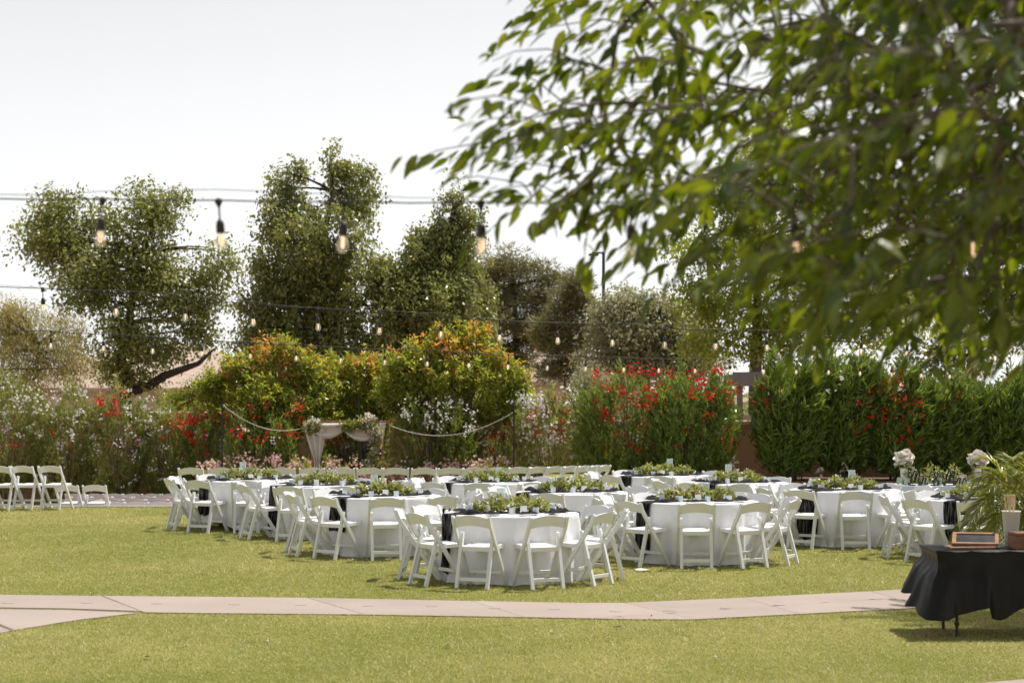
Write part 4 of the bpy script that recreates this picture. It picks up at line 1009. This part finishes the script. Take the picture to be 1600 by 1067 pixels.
def rose(b, c, r, rng):
    """layered cupped petals around a bud"""
    c = Vector(c); ax = Vector((rng.normal() * 0.5, rng.normal() * 0.5 - 0.3, 0.9)).normalized(); q = ax.to_track_quat('Z', 'Y')
    for lay, (rr, op, hh, npet) in enumerate(((0.35, 0.15, 0.9, 3), (0.65, 0.35, 0.85, 4), (1.0, 0.75, 0.6, 5))):
        for k_ in range(npet):
            a0 = 2 * math.pi * k_ / npet + lay * 0.6
            def fn(u, v):
                a = a0 + (u - 0.5) * 2.0 * math.pi / npet * 1.25; rad = r * rr * (0.25 + 0.75 * math.sin(v * 1.57)) * (1 + op * 0.35 * v ** 3)
                return c + q @ Vector((rad * math.cos(a), rad * math.sin(a), r * (-0.55 + 1.15 * hh * v * (1 - 0.25 * (2 * u - 1) ** 2))))
            b.grid(fn, 4, 4)
M['rose'] = mat('cream_white_rose', (0.84, 0.80, 0.75), 0.6, (0.84, 0.75, 0.67), 25)
def bouquet(px, label, seed, vase_label):
    rng = np.random.default_rng(seed); lx = sxl(px)
    v = empty('bouquet_vase', on_st(lx, 0.08), srz, vase_label, 'vase', 'tall vases for the rose bouquets')
    B().box((0, 0, 0.002), (0.12, 0.12, 0.004)).build('foot', M['frost'], v)
    B().lathe([(0.040, 0.004), (0.045, 0.02), (0.055, 0.24), (0.050, 0.24), (0.040, 0.02), (0.0, 0.015)], 16).build('body', M['frost'], v)
    bq = empty('rose_bouquet', on_st(lx, 0.08, 0.7585 + 0.24), srz, label, 'bouquet', 'white rose bouquets')
    for i in range(20):
        zz = 1 - 2 * (i + 0.5) / 20 * 0.88; rr_ = math.sqrt(1 - zz * zz); u = (rr_ * math.cos(i * 2.4), rr_ * math.sin(i * 2.4), zz); b = B()
        rose(b, (u[0] * 0.10, u[1] * 0.10, 0.13 + u[2] * 0.105), 0.056, rng); b.build('rose', M['rose'], bq, smooth=True)
    n = 60; pos = rng.normal(size=(n, 3)) * np.array([0.05, 0.05, 0.02]) + np.array([0, 0, 0.05])
    leafobj('leaf', rng, pos, sph(rng, n) + np.array([0, 0, -0.3]), 0.08, 0.035, LM['garland'], bq)
    b = B()
    for i in range(6): b.tube([(0.02 * math.cos(i), 0.02 * math.sin(i), -0.20), (0.04 * math.cos(i), 0.04 * math.sin(i), 0.06)], 0.004, 4)
    b.build('stem', M['cane'], bq)
bouquet(1417, 'white rose bouquet beside the Mr sign at the table end', 5, 'pale tall vase under the rose bouquet at the Mr end')
bouquet(1529, 'white rose bouquet partly behind the palm fronds past the Mrs sign', 6, 'pale tall vase under the rose bouquet past the Mrs sign')
g = garland('loose spray of greenery and small white flowers behind the script signs', on_st(sxl(1468), 0.05), srz, 150, L=1.0, Wd=0.22, H=0.30, n=520, flowers=34); g['group'] = 'greenery on the sweetheart table'
JAR = B().lathe([(0.038, 0), (0.042, 0.006), (0.042, 0.085), (0.034, 0.10), (0.034, 0.115), (0.031, 0.115), (0.031, 0.10), (0.038, 0.082), (0.038, 0.01), (0, 0.008)], 14).mesh('glass_jar'); JAR.materials.append(M['jar'])
for px, ly in ((1409, -0.2), (1420, -0.24), (1449, -0.16), (1469, -0.2), (1500, -0.12)):
    o = link('glass_jar', JAR, None, None, on_st(sxl(px), ly)); tag(o, 'small greenish glass jar among the signs on the sweetheart table', 'jar', 'glass jars on the sweetheart table')
ph_ = empty('photo_frame', on_st(sxl(1504), -0.22), srz + 0.25, 'small wooden photo frame standing beside the Mrs sign', 'photo frame')
b = B()
for (cx_, cz_, w_, h_) in ((-0.05, 0.08, 0.018, 0.16), (0.05, 0.08, 0.018, 0.16), (0, 0.009, 0.082, 0.018), (0, 0.151, 0.082, 0.018)): b.box((cx_, 0, cz_), (w_, 0.016, h_))
b.build('frame', M['palewood'], ph_); B().box((0, 0.004, 0.08), (0.083, 0.004, 0.124)).build('print', M['paper'], ph_)

# scrap on the lawn
b = B(); b.grid(lambda u, v: ((u - 0.5) * 0.20, (v - 0.5) * 0.12, 0.028 + 0.012 * math.sin(u * 5) * (v - 0.3)), 8, 5)
p = G(1006, 893); tag(b.build('paper_scrap', M['paper'], None, p), 'crumpled white paper scrap lying on the open grass', 'paper')

rl = random.Random(8)
M['dryleaf'] = mat('dry_leaf', (0.42, 0.36, 0.20), 0.8, (0.30, 0.24, 0.12), 30)
for x, y in [(965, 983), (950, 1001), (1017, 968.5), (862, 990), (1320, 969), (1010, 880), (700, 1012), (1120, 1030), (420, 1005), (230, 1030)]:
    b = B(); b.grid(lambda u, v: ((u - 0.5) * 0.075, (v - 0.5) * 0.035 * math.sin(0.25 + u * 2.6), 0.010 * (2 * v - 1) ** 2 + 0.008 * u * u), 5, 3)
    o = b.build('fallen_leaf', M['dryleaf'], None, G(x, y) + Vector((0, 0, 0.018 if y != 968.5 else 0.031))); o.rotation_euler = (rl.uniform(-0.2, 0.2), 0, rl.uniform(0, 6))
    tag(o, 'small dry fallen leaf lying on the open lawn grass', 'leaf', 'fallen leaves on the lawn')

# ------------------------------------------------------------------ black display table and what lies on it
bx0, by0 = 3.66, 17.55; BL, BW, BTZ = 1.83, 0.76, 0.752
bt = empty('display_table', (bx0 + BL / 2, by0, 0), 0, 'folding table with black metal legs under the flared black cloth', 'table')
B().box((0, 0, BTZ - 0.022), (BL - 0.05, BW - 0.05, 0.03)).build('tabletop', M['palewood'], bt)
for sx_ in (-1, 1):
    for sy_ in (-1, 1):
        b = B(); xx = sx_ * (BL / 2 - 0.20); b.tube([(xx, sy_ * 0.27, 0), (xx, sy_ * 0.27, BTZ - 0.037)], 0.014, 8); b.tube([(xx, sy_ * 0.27, 0.10), (xx, sy_ * 0.27, 0.13)], 0.022, 8)
        b.build('leg', M['blackmetal'], bt)
def bzb(x, y):
    e = (x + BL / 2) / BL
    z = 0.25 + 0.05 * math.sin(x * 6.0 + 1) + 0.035 * math.sin(x * 15 + y * 6)
    if e < 0.06: z = 0.40 - 0.20 * (0.5 - y / BW) ** 1.0 + 0.02 * math.sin(y * 20)
    elif e < 0.25: z = 0.20 + (e - 0.06) / 0.19 * 0.09
    return max(z, 0.05)
def bfl(x, y, v):
    e = (x + BL / 2) / BL
    base = 0.05 * v + 0.03 * v * math.sin(x * 4)
    if e < 0.10:
        k_ = 1 - e / 0.10
        base += k_ * (-0.045 * math.sin(min(v / 0.45, 1) * math.pi) + 0.10 * max(0, v - 0.30) ** 1.1)
    if y < 0: base += 0.07 * max(0, v - 0.2) * (0.6 + 0.4 * math.sin(x * 7))
    return base
o = rectcloth(BL, BW, BTZ + 0.006, bzb, bfl, 0.030, 5).build('tablecloth', M['blackcloth'], None, (bx0 + BL / 2, by0, 0), smooth=True)
tag(o, 'black cloth flaring in the breeze over the display table by the path', 'tablecloth')
tzp = BTZ + 0.008
def pframe(name, label, loc, rz, tilt, w, h, group=None):
    o = empty(name, loc, rz, label, 'frame', group); R = Matrix.Rotation(tilt, 3, 'X')
    fr = B(); t = 0.035
    for cx_, cy_, a, c in ((0, -h / 2 + t / 2, w, t), (0, h / 2 - t / 2, w, t), (-w / 2 + t / 2, 0, t, h - 2 * t), (w / 2 - t / 2, 0, t, h - 2 * t)):
        fr.box(R @ Vector((cx_, cy_, 0.011)) + Vector((0, 0, abs(math.sin(tilt)) * h / 2)), (a, c, 0.022), R, 0.003)
    fr.build('frame', M['wood'], o)
    B().box(R @ Vector((0, 0, 0.010)) + Vector((0, 0, abs(math.sin(tilt)) * h / 2)), (w - 2 * t, h - 2 * t, 0.006), R).build('pane', M['photo'], o)
    return o
pframe('picture_frame', 'flat wooden picture frame lying under the tilted one on black cloth', (GX(1512, 17.5), 17.42, tzp), math.radians(6), 0.0, 0.40, 0.20)
f = pframe('picture_frame', 'wooden picture frame with dark glass propped at a slant on black cloth', (GX(1522, 17.6), 17.55, tzp + 0.024), math.radians(-14), math.radians(15), 0.40, 0.30)
B().tube([(0.17, 0.12, 0.04), (0.20, 0.02, -0.022), (0.24, 0.10, -0.022)], 0.004, 5).build('stand', M['palewood'], f)
bk = empty('fan_bucket', (GX(1581, 17.7), 17.72, tzp), 0, 'tapered white bucket beside the wooden box on black cloth', 'bucket')
B().lathe([(0.052, 0), (0.054, 0.004), (0.080, 0.30), (0.084, 0.302), (0.084, 0.310), (0.077, 0.308), (0.050, 0.008), (0, 0.006)], 24).build('body', M['frost'], bk, smooth=True)
for i, (ox, oy, tl) in enumerate(((-0.04, 0.0, -0.12), (-0.02, 0.03, -0.05), (-0.035, -0.03, 0.02), (0.03, 0.0, 0.04), (0.045, 0.025, 0.10), (0.05, -0.02, 0.14))):
    o = empty('hand_fan', (GX(1581, 17.7) + ox * 0.45, 17.72 + oy * 0.45, tzp + 0.012), 0.3 * i, 'pale wooden hand fan handle sticking out of the white bucket', 'hand fan', 'hand fans in the bucket')
    b = B(); sx = 1 if tl > 0 else -1
    b.bar((0, 0, 0), (math.sin(0.3 * i) * 0 + tl * 0.25, 0, 0.34), 0.012, 0.006); b.bar((tl * 0.25, 0, 0.335), (tl * 0.34, 0, 0.44), 0.030, 0.008)
    b.build('handle', M['palewood'], o)
bxo = empty('wooden_box', (GX(1600, 17.3) + 0.06, 17.38, tzp), math.radians(5), 'reddish brown wooden box at the end of the black display cloth', 'box')
B().box((0, 0, 0.06), (0.30, 0.20, 0.12), ch=0.004).build('body', M['boxwood'], bxo); B().box((0, 0, 0.135), (0.306, 0.206, 0.028), ch=0.004).build('lid', M['boxwood'], bxo)
es = empty('card_easel', (GX(1566, 17.4), 17.45, tzp), 0.2, 'thin wire card stand between the picture frames and white bucket', 'stand')
B().tube([(-0.05, 0.03, 0.003), (-0.05, -0.02, 0.05), (0.05, -0.02, 0.05), (0.05, 0.03, 0.003)], 0.0035, 5).build('wire', M['palewood'], es)
# ------------------------------------------------------------------ palms
def frond(rng, base, az, L, up, droop, nl, ll, lw, m, parent, width=1.0):
    """one pinnate frond: arched rachis with paired leaflets (one part)"""
    d0 = np.array([math.cos(az), math.sin(az), 0.0]); pts = []
    for i in range(15):
        t = i / 14; pts.append(np.array(base) + d0 * (L * (t * math.cos(up) + 0.0)) * (1 - 0.12 * t) + np.array([0, 0, L * (t * math.sin(up) - droop * t * t)]))
    pts = np.array(pts)
    pos, dirs = [], []
    for i in range(nl):
        t = 0.12 + 0.88 * (i + rng.random() * 0.5) / nl; f = t * 14; k = min(int(f), 13); p = pts[k] + (pts[k + 1] - pts[k]) * (f - k); tg = pts[k + 1] - pts[k]; tg /= np.linalg.norm(tg)
        sd = np.cross(tg, [0, 0, 1]); sd /= max(np.linalg.norm(sd), 1e-6); up_ = np.cross(sd, tg)
        for s in (-1, 1):
            pos.append(p); dirs.append(tg * (0.75 + 0.5 * t) + s * sd * 0.9 * width + up_ * 0.30 + np.array([0, 0, -0.35]) + rng.normal(size=3) * 0.12)
    pos = np.array(pos); dirs = unit(np.array(dirs)); tt = np.repeat(np.linspace(0.12, 1, nl), 2)
    LL = ll * np.sin(0.35 + tt * 2.5) ** 0.8 * (0.85 + 0.3 * rng.random(len(pos)))
    # leaflets: two bent quads each
    side = unit(np.cross(dirs, np.array([0, 0, 1.0]) + rng.normal(size=dirs.shape) * 0.25)); w = lw * (0.8 + 0.4 * rng.random((len(pos), 1)))
    a = pos; mpt = pos + dirs * LL[:, None] * 0.5; tip = pos + dirs * LL[:, None] * 0.96 - np.array([0, 0, 1.0]) * (LL[:, None] * 0.14)
    q1 = np.stack([a - side * w * 0.3, a + side * w * 0.3, mpt + side * w * 0.5, mpt - side * w * 0.5], 1); q2 = np.stack([mpt - side * w * 0.5, mpt + side * w * 0.5, tip + side * w * 0.06, tip - side * w * 0.06], 1)
    q = np.concatenate([q1, q2]); tint = np.tile(rng.random(len(pos)), 2)
    # rachis as flat quads
    rs_ = []
    for i in range(14):
        s_ = np.array([0, 0, 0.008 * (1 - i / 16)]); h_ = np.cross(pts[i + 1] - pts[i], [0, 0, 1]); h_ = h_ / max(np.linalg.norm(h_), 1e-6) * 0.009 * (1 - i / 16)
        rs_.append([pts[i] - h_, pts[i] + h_, pts[i + 1] + h_, pts[i + 1] - h_]); rs_.append([pts[i] - s_, pts[i] + s_, pts[i + 1] + s_, pts[i + 1] - s_])
    q = np.concatenate([q, np.array(rs_)]); tint = np.concatenate([tint, np.full(len(rs_), 0.9)])
    me = npmesh('frond', q, 4, tint); me.materials.append(m); return link('frond', me, None, parent)
rng = np.random.default_rng(5)
pd = 21.6; pxx = GX(1588, pd)
pp = empty('potted_palm', (pxx, pd, 0), 0, 'bushy potted feather palm with arching yellow-green fronds behind the display table', 'palm')
B().lathe([(0.17, 0), (0.18, 0.01), (0.24, 0.36), (0.26, 0.37), (0.26, 0.40), (0.22, 0.40), (0.20, 0.33), (0, 0.33)], 24).build('pot', M['pot'], pp, smooth=True)
b = B()
for k_ in range(5): b.tube([(0.06 * math.cos(k_ * 1.26), 0.06 * math.sin(k_ * 1.26), 0.32), (0.09 * math.cos(k_ * 1.26), 0.09 * math.sin(k_ * 1.26), 0.75), (0.12 * math.cos(k_ * 1.26), 0.12 * math.sin(k_ * 1.26), 1.0)], [0.03, 0.026, 0.02], 7)
b.build('trunk', M['bark'], pp, smooth=True)
for i in range(46):
    az = i * 2.399 + rng.random() * 0.4; lev = i / 46
    frond(rng, (0.05 * math.cos(az), 0.05 * math.sin(az), 0.70 + 0.38 * lev), az, 0.66 + 0.34 * rng.random(), 0.15 + 1.05 * lev, 0.50 + 0.45 * (1 - lev) + 0.2 * rng.random(), 38, 0.29, 0.014, LM['palm'], pp)
rng = np.random.default_rng(15)
tp = empty('feather_palm', (6.25, 19.6, 0), 0, 'taller feather palm whose long drooping fronds reach over the path', 'palm')
b = B(); b.tube([(0, 0, -0.02), (0.03, 0, 0.9), (0.0, 0.02, 1.8), (0, 0, 2.55)], [0.16, 0.13, 0.12, 0.13], 12).build('trunk', M['bark'], tp, smooth=True)
for i in range(26):
    lev = i / 26; az = math.pi + (i * 2.399) if i > 8 else math.pi + (-0.75 + 0.19 * i)
    frond(rng, (0.06 * math.cos(az), 0.06 * math.sin(az), 2.55 + 0.15 * lev), az, 2.15 + 0.5 * rng.random() if i <= 8 else 1.6 + 0.5 * rng.random(), (0.40 + 0.05 * (i % 4)) if i <= 8 else 0.1 + 1.1 * lev, 0.42 + 0.10 * rng.random(), 64, 0.33, 0.014, LM['palmdry'], tp)

# ------------------------------------------------------------------ string lights
SOCK = B().tube([(0, 0, 0), (0, 0, -0.085)], 0.004, 5)
SOCK.lathe([(0.006, -0.075), (0.014, -0.085), (0.017, -0.10), (0.017, -0.128), (0.014, -0.13)][::-1], 12)
SOCKM = SOCK.mesh('lamp_holder'); SOCKM.materials.append(M['socket'])
CLIPM = B().lathe([(0.004, -0.03), (0.016, -0.006), (0.010, 0.006), (0.0, 0.009)], 8).mesh('clip'); CLIPM.materials.append(M['socket'])
GLM = B().lathe([(0.0, -0.198), (0.012, -0.196), (0.021, -0.185), (0.0245, -0.170), (0.022, -0.155), (0.016, -0.140), (0.013, -0.129)], 14).mesh('glass_bulb'); GLM.materials.append(M['bulbglass']); GLM.polygons.foreach_set('use_smooth', [True] * len(GLM.polygons))
FIL = B().tube([(-0.006, 0, -0.135), (-0.007, 0, -0.172), (0, 0, -0.178), (0.007, 0, -0.172), (0.006, 0, -0.135)], 0.0032, 6).mesh('filament'); FIL.materials.append(M['filament'])
def strand(label, D0, c, a, bb_, i0, i1, z0, z1, ispan, wav, seed, support, sag=0.05):
    """bulb i hangs at photo column 800 + (a + bb_ i)/(1 + c i), distance D0 (1 + c i)"""
    r = random.Random(seed)
    def pt(i):
        d = D0 * (1 + c * i); t = (i - ispan[0]) / (ispan[1] - ispan[0])
        n = abs(i - round(i))
        return Vector(((a + bb_ * i) / F * D0, d, z0 + (z1 - z0) * t - sag * math.sin(math.pi * min(max(t, 0), 1)) - wav * n * 0.5))
    root = empty('string_lights', (pt(i0).x, pt(i0).y, 0), 0, label, 'string lights', 'string lights over the lawn'); o0 = Vector(root.location)
    steps = [i0 + (i1 - i0) * k / ((i1 - i0) * 4) for k in range(int((i1 - i0) * 4) + 1)]
    B().tube([pt(i) - o0 for i in steps], 0.0032, 6).build('cable', M['cable'], root)
    B().tube([pt(i) - o0 + Vector((0, 0, support + 0.012 * math.sin(i * 1.7))) for i in steps], 0.0016, 5).build('support_wire', M['cable'], root)
    for i in range(int(math.ceil(i0)) + 1, int(math.floor(i1))):
        h = link('lamp_holder', SOCKM, None, root, pt(i) - o0); h.rotation_euler = (r.uniform(-0.07, 0.07), r.uniform(-0.07, 0.07), r.uniform(0, 3))
        link('clip', CLIPM, None, h); link('glass_bulb', GLM, None, h); link('filament', FIL, None, h)
    for i in (i0, i1):
        p = pt(i) - o0; B().tube([(p.x, p.y, 0), (p.x, p.y, p.z + 0.10)], 0.03, 8).build('post', M['blackmetal'], root)
strand('nearest string of lit bulbs, passing in front of the broadleaf tree and overhanging leaves', 8.16, -0.0386, -640, 199, -6, 10, 2.925, 2.74, (0, 6), 0.02, 1, 0.030, 0.01)
strand('string of lit bulbs above the round tables, on a doubled cable', 16.5, 0.0185, -620, 99.8, -8, 17, 2.95, 2.72, (0, 12), 0.03, 2, 0.020)
strand('farthest string of lit bulbs, crossing just above the oleander tops', 22.2, 0.0151, -720, 71.4, -9, 28, 2.80, 2.56, (0, 19), 0.03, 3, 0.012, 0.07)

# ------------------------------------------------------------------ overhanging broadleaf tree
def near_tree():
    rng = np.random.default_rng(23)
    root = empty('overhanging_tree', (3.6, 5.4, 0), 0, 'large broadleaf tree overhanging the lawn with big pointed green leaves', 'tree'); loc = np.array([3.6, 5.4, 0.0])
    lb = [(-40, 840), (0, 800), (30, 800), (70, 800), (85, 850), (110, 745), (150, 715), (200, 725), (240, 690), (255, 672), (270, 735), (300, 745), (340, 755), (360, 815), (385, 885), (400, 975), (412, 1030), (450, 1050), (500, 1130), (530, 1230), (545, 1330), (565, 1430), (590, 1590), (600, 1640)]
    def left(y):
        for (y0, x0), (y1, x1) in zip(lb, lb[1:]):
            if y0 <= y <= y1: return x0 + (x1 - x0) * (y - y0) / (y1 - y0)
        return 9e9 if y > 600 else 800
    tw = []                                   # twig tips (world) with length
    def put(x, y, d): tw.append(np.array(P(x, y, d)))
    # sparse outer sprays
    for x, y in [(700, 248), (730, 175), (745, 135), (760, 210), (760, 305), (775, 340), (800, 150), (820, 40), (845, 90), (850, 20), (800, 240), (815, 330), (860, 360), (880, 300), (850, 180), (890, 150), (900, 90), (920, 30), (930, 220), (905, 350), (950, 330), (975, 385), (960, 270), (940, 150), (985, 200), (1000, 100), (1010, 300), (1030, 350), (870, 230), (820, 280), (990, 30), (910, 260), (840, 130), (1040, 230), (780, 265), (960, 60), (1035, 140)]:
        put(x + 58 + rng.normal() * 6, y - 28 + rng.normal() * 6, 7.2 + rng.normal() * 0.35)
    for x, y in [(735, 240), (752, 160), (790, 110), (770, 190), (790, 300), (810, 200), (830, 250), (845, 320), (870, 130), (880, 200), (865, 270), (895, 300), (915, 120), (930, 180), (925, 290), (955, 230), (945, 100), (965, 350), (985, 290), (985, 150), (1010, 240), (1005, 340), (1025, 180), (1040, 300), (900, 20), (870, 60), (830, 5), (940, 10), (880, 340), (790, 250), (1050, 350), (1015, 60)]:
        put(x + 62 + rng.normal() * 12, y - 26 + rng.normal() * 12, 7.0 + rng.normal() * 0.5)
    k = 0
    while k < 640:                            # denser body
        x = 960 + 760 * rng.random(); y = -60 + 660 * rng.random()
        d = 8.2 - 3.6 * rng.random() ** 2.0 * min(1, (x - 940) / 200.0)
        if x < left(min(max(y + 0.14 * F / d, -40), 9e3)) + 25: continue
        dens = min(1, 0.22 + (x - 960) / 520.0)
        if y > 300 and x < 1330: dens *= 0.7
        if rng.random() > dens: continue
        # the mass hangs nearer the camera towards its trunk
        put(x, y, d); k += 1
    nin = len(tw); k = 0
    while k < 1500:                            # the rest of the crown, above and beside the frame
        u = sph(rng, 1)[0] * rng.random() ** 0.4; p = np.array([4.0, 5.9, 4.3]) + u * np.array([2.7, 2.9, 2.3])
        if p[2] < 2.4: continue
        px = 800 + p[0] / p[1] * F; py = HZ - (p[2] - CH) / p[1] * F
        if p[1] < 0.8 or (-40 < py < 1100 and px < 1640): continue
        if py > -60 and px < 1500: continue
        if px < 760: continue
        tw.append(p); k += 1
    tw = np.array(tw); n = len(tw)
    # woody skeleton: each twig joins the nearest twig that is closer to the fork of the trunk
    fork = np.array([3.6, 5.4, 3.3]); pts = [np.array([3.6, 5.4, -0.05]), np.array([3.58, 5.42, 1.2]), np.array([3.62, 5.38, 2.3]), fork]; par = [-1, 0, 1, 2]
    order = np.argsort(np.linalg.norm(tw - fork, axis=1))
    base = {}
    for j in order:
        A = np.array(pts[3:]); v = tw[j] - A; dist = np.linalg.norm(v, axis=1) * (1 + 0.0)
        df = np.linalg.norm(A - fork, axis=1); i = int(np.argmin(dist + 0.25 * df)) + 3
        pts.append(tw[j]); par.append(i); base[len(pts) - 1] = j
    N = len(pts); load = np.ones(N)
    for i in range(N - 1, 0, -1): load[par[i]] += load[i]
    b = B()
    for i in range(1, N):
        a, c = Vector(pts[par[i]]) - Vector(loc), Vector(pts[i]) - Vector(loc); r1 = 0.0026 * load[par[i]] ** 0.47 if par[i] > 3 else 0.13; r2 = 0.0022 * load[i] ** 0.47 if i > 3 else 0.13
        if i <= 3: r1, r2 = 0.17, 0.14
        r1 = min(r1, r2 * 1.5 + 0.004) if i > 3 else r1
        m_ = (a + c) / 2 + Vector((0, 0, 0.04 * (c - a).length)); b.tube([a, m_, c], [r1, (r1 + r2) / 2, r2], 5 if i > 3 else 12, caps=False)
    # leaves along every twig
    P0, D0, N0, LL = [], [], [], []
    for i in range(4, N):
        a, c = pts[par[i]], pts[i]; v = c - a; L = np.linalg.norm(v)
        if L < 1e-4: continue
        v = v / L; hv = v.copy(); hv[2] = hv[2] * 0.4 - 0.25; hv /= np.linalg.norm(hv)
        tipl = 0.20 + 0.12 * rng.random(); start = c - v * min(L, 0.10)
        b.tube([Vector(c - loc), Vector(c + hv * tipl * 0.6 - loc), Vector(c + hv * tipl + np.array([0, 0, -0.03]) - loc)], [0.0028, 0.002, 0.0012], 4, caps=False)
        nl = 9
        for q in range(nl):
            t = q / (nl - 1); p = start + (c + hv * tipl - start) * t + rng.normal(size=3) * 0.006
            sd = np.cross(hv, [0, 0, 1]); sd /= max(np.linalg.norm(sd), 1e-6)
            dr = hv * (0.55 + 0.6 * t) + sd * (1 if q % 2 else -1) * (0.85 - 0.6 * t) + np.array([0, 0, -0.45]) + rng.normal(size=3) * 0.33
            dr /= np.linalg.norm(dr); nm = np.array([0, 0, 1.0]) + rng.normal(size=3) * 0.55
            P0.append(p); D0.append(dr); N0.append(nm); LL.append((0.060 + 0.055 * rng.random()) * (1.7 if base[i] >= nin else 1.0))  # leaves of the unseen crown are enlarged to deepen the shade below
    b.build('branch', M['bark'], root, smooth=True)
    P0, D0, N0, LL = map(np.array, (P0, D0, N0, LL))
    side = unit(np.cross(D0, N0)); nn = np.cross(side, D0)
    # leaf outline: pointed oval folded along the midrib, tip bent down
    ts = np.array([0.0, 0.18, 0.42, 0.70, 1.0]); ws = np.array([0.0, 0.135, 0.175, 0.110, 0.0]); bend = -0.16 * ts ** 2
    def build(idx):
        p = P0[idx] - loc; d_ = D0[idx]; s_ = side[idx]; n_ = nn[idx]; L = LL[idx][:, None]
        mid = [p + d_ * L * t + n_ * L * be for t, be in zip(ts, bend)]
        lf = [mid[i] - s_ * L * ws[i] + n_ * L * ws[i] * 0.28 for i in range(5)]; rt = [mid[i] + s_ * L * ws[i] + n_ * L * ws[i] * 0.28 for i in range(5)]
        qs = []
        for i in range(4):
            qs.append(np.stack([mid[i], mid[i + 1], lf[i + 1], lf[i]], 1)); qs.append(np.stack([mid[i], rt[i], rt[i + 1], mid[i + 1]], 1))
        return np.stack(qs, 1).reshape(-1, 4, 3)
    px = 800 + P0[:, 0] / P0[:, 1] * F; py = HZ - (P0[:, 2] - CH) / P0[:, 1] * F
    inf = (px > 600) & (px < 1640) & (py > -40) & (py < 640)
    # leaves too near the lens are left off
    score = np.where(inf & (px < 1250), LL / P0[:, 1] * (1.6 - (px - 650) / 900), -1)
    big = np.argsort(-score)[:300]; rest = np.setdiff1d(np.arange(len(P0)), big)
    tn = rng.random(len(P0))
    for i in big:
        me = npmesh('leaf', build(np.array([i])), 4, np.full(8, tn[i])); me.materials.append(LM['ash']); link('leaf', me, None, root)
    me = npmesh('foliage', build(rest), 4, np.repeat(tn[rest], 8)); me.materials.append(LM['ash']); o = link('foliage', me, None, root); o['kind'] = 'stuff'
near_tree()
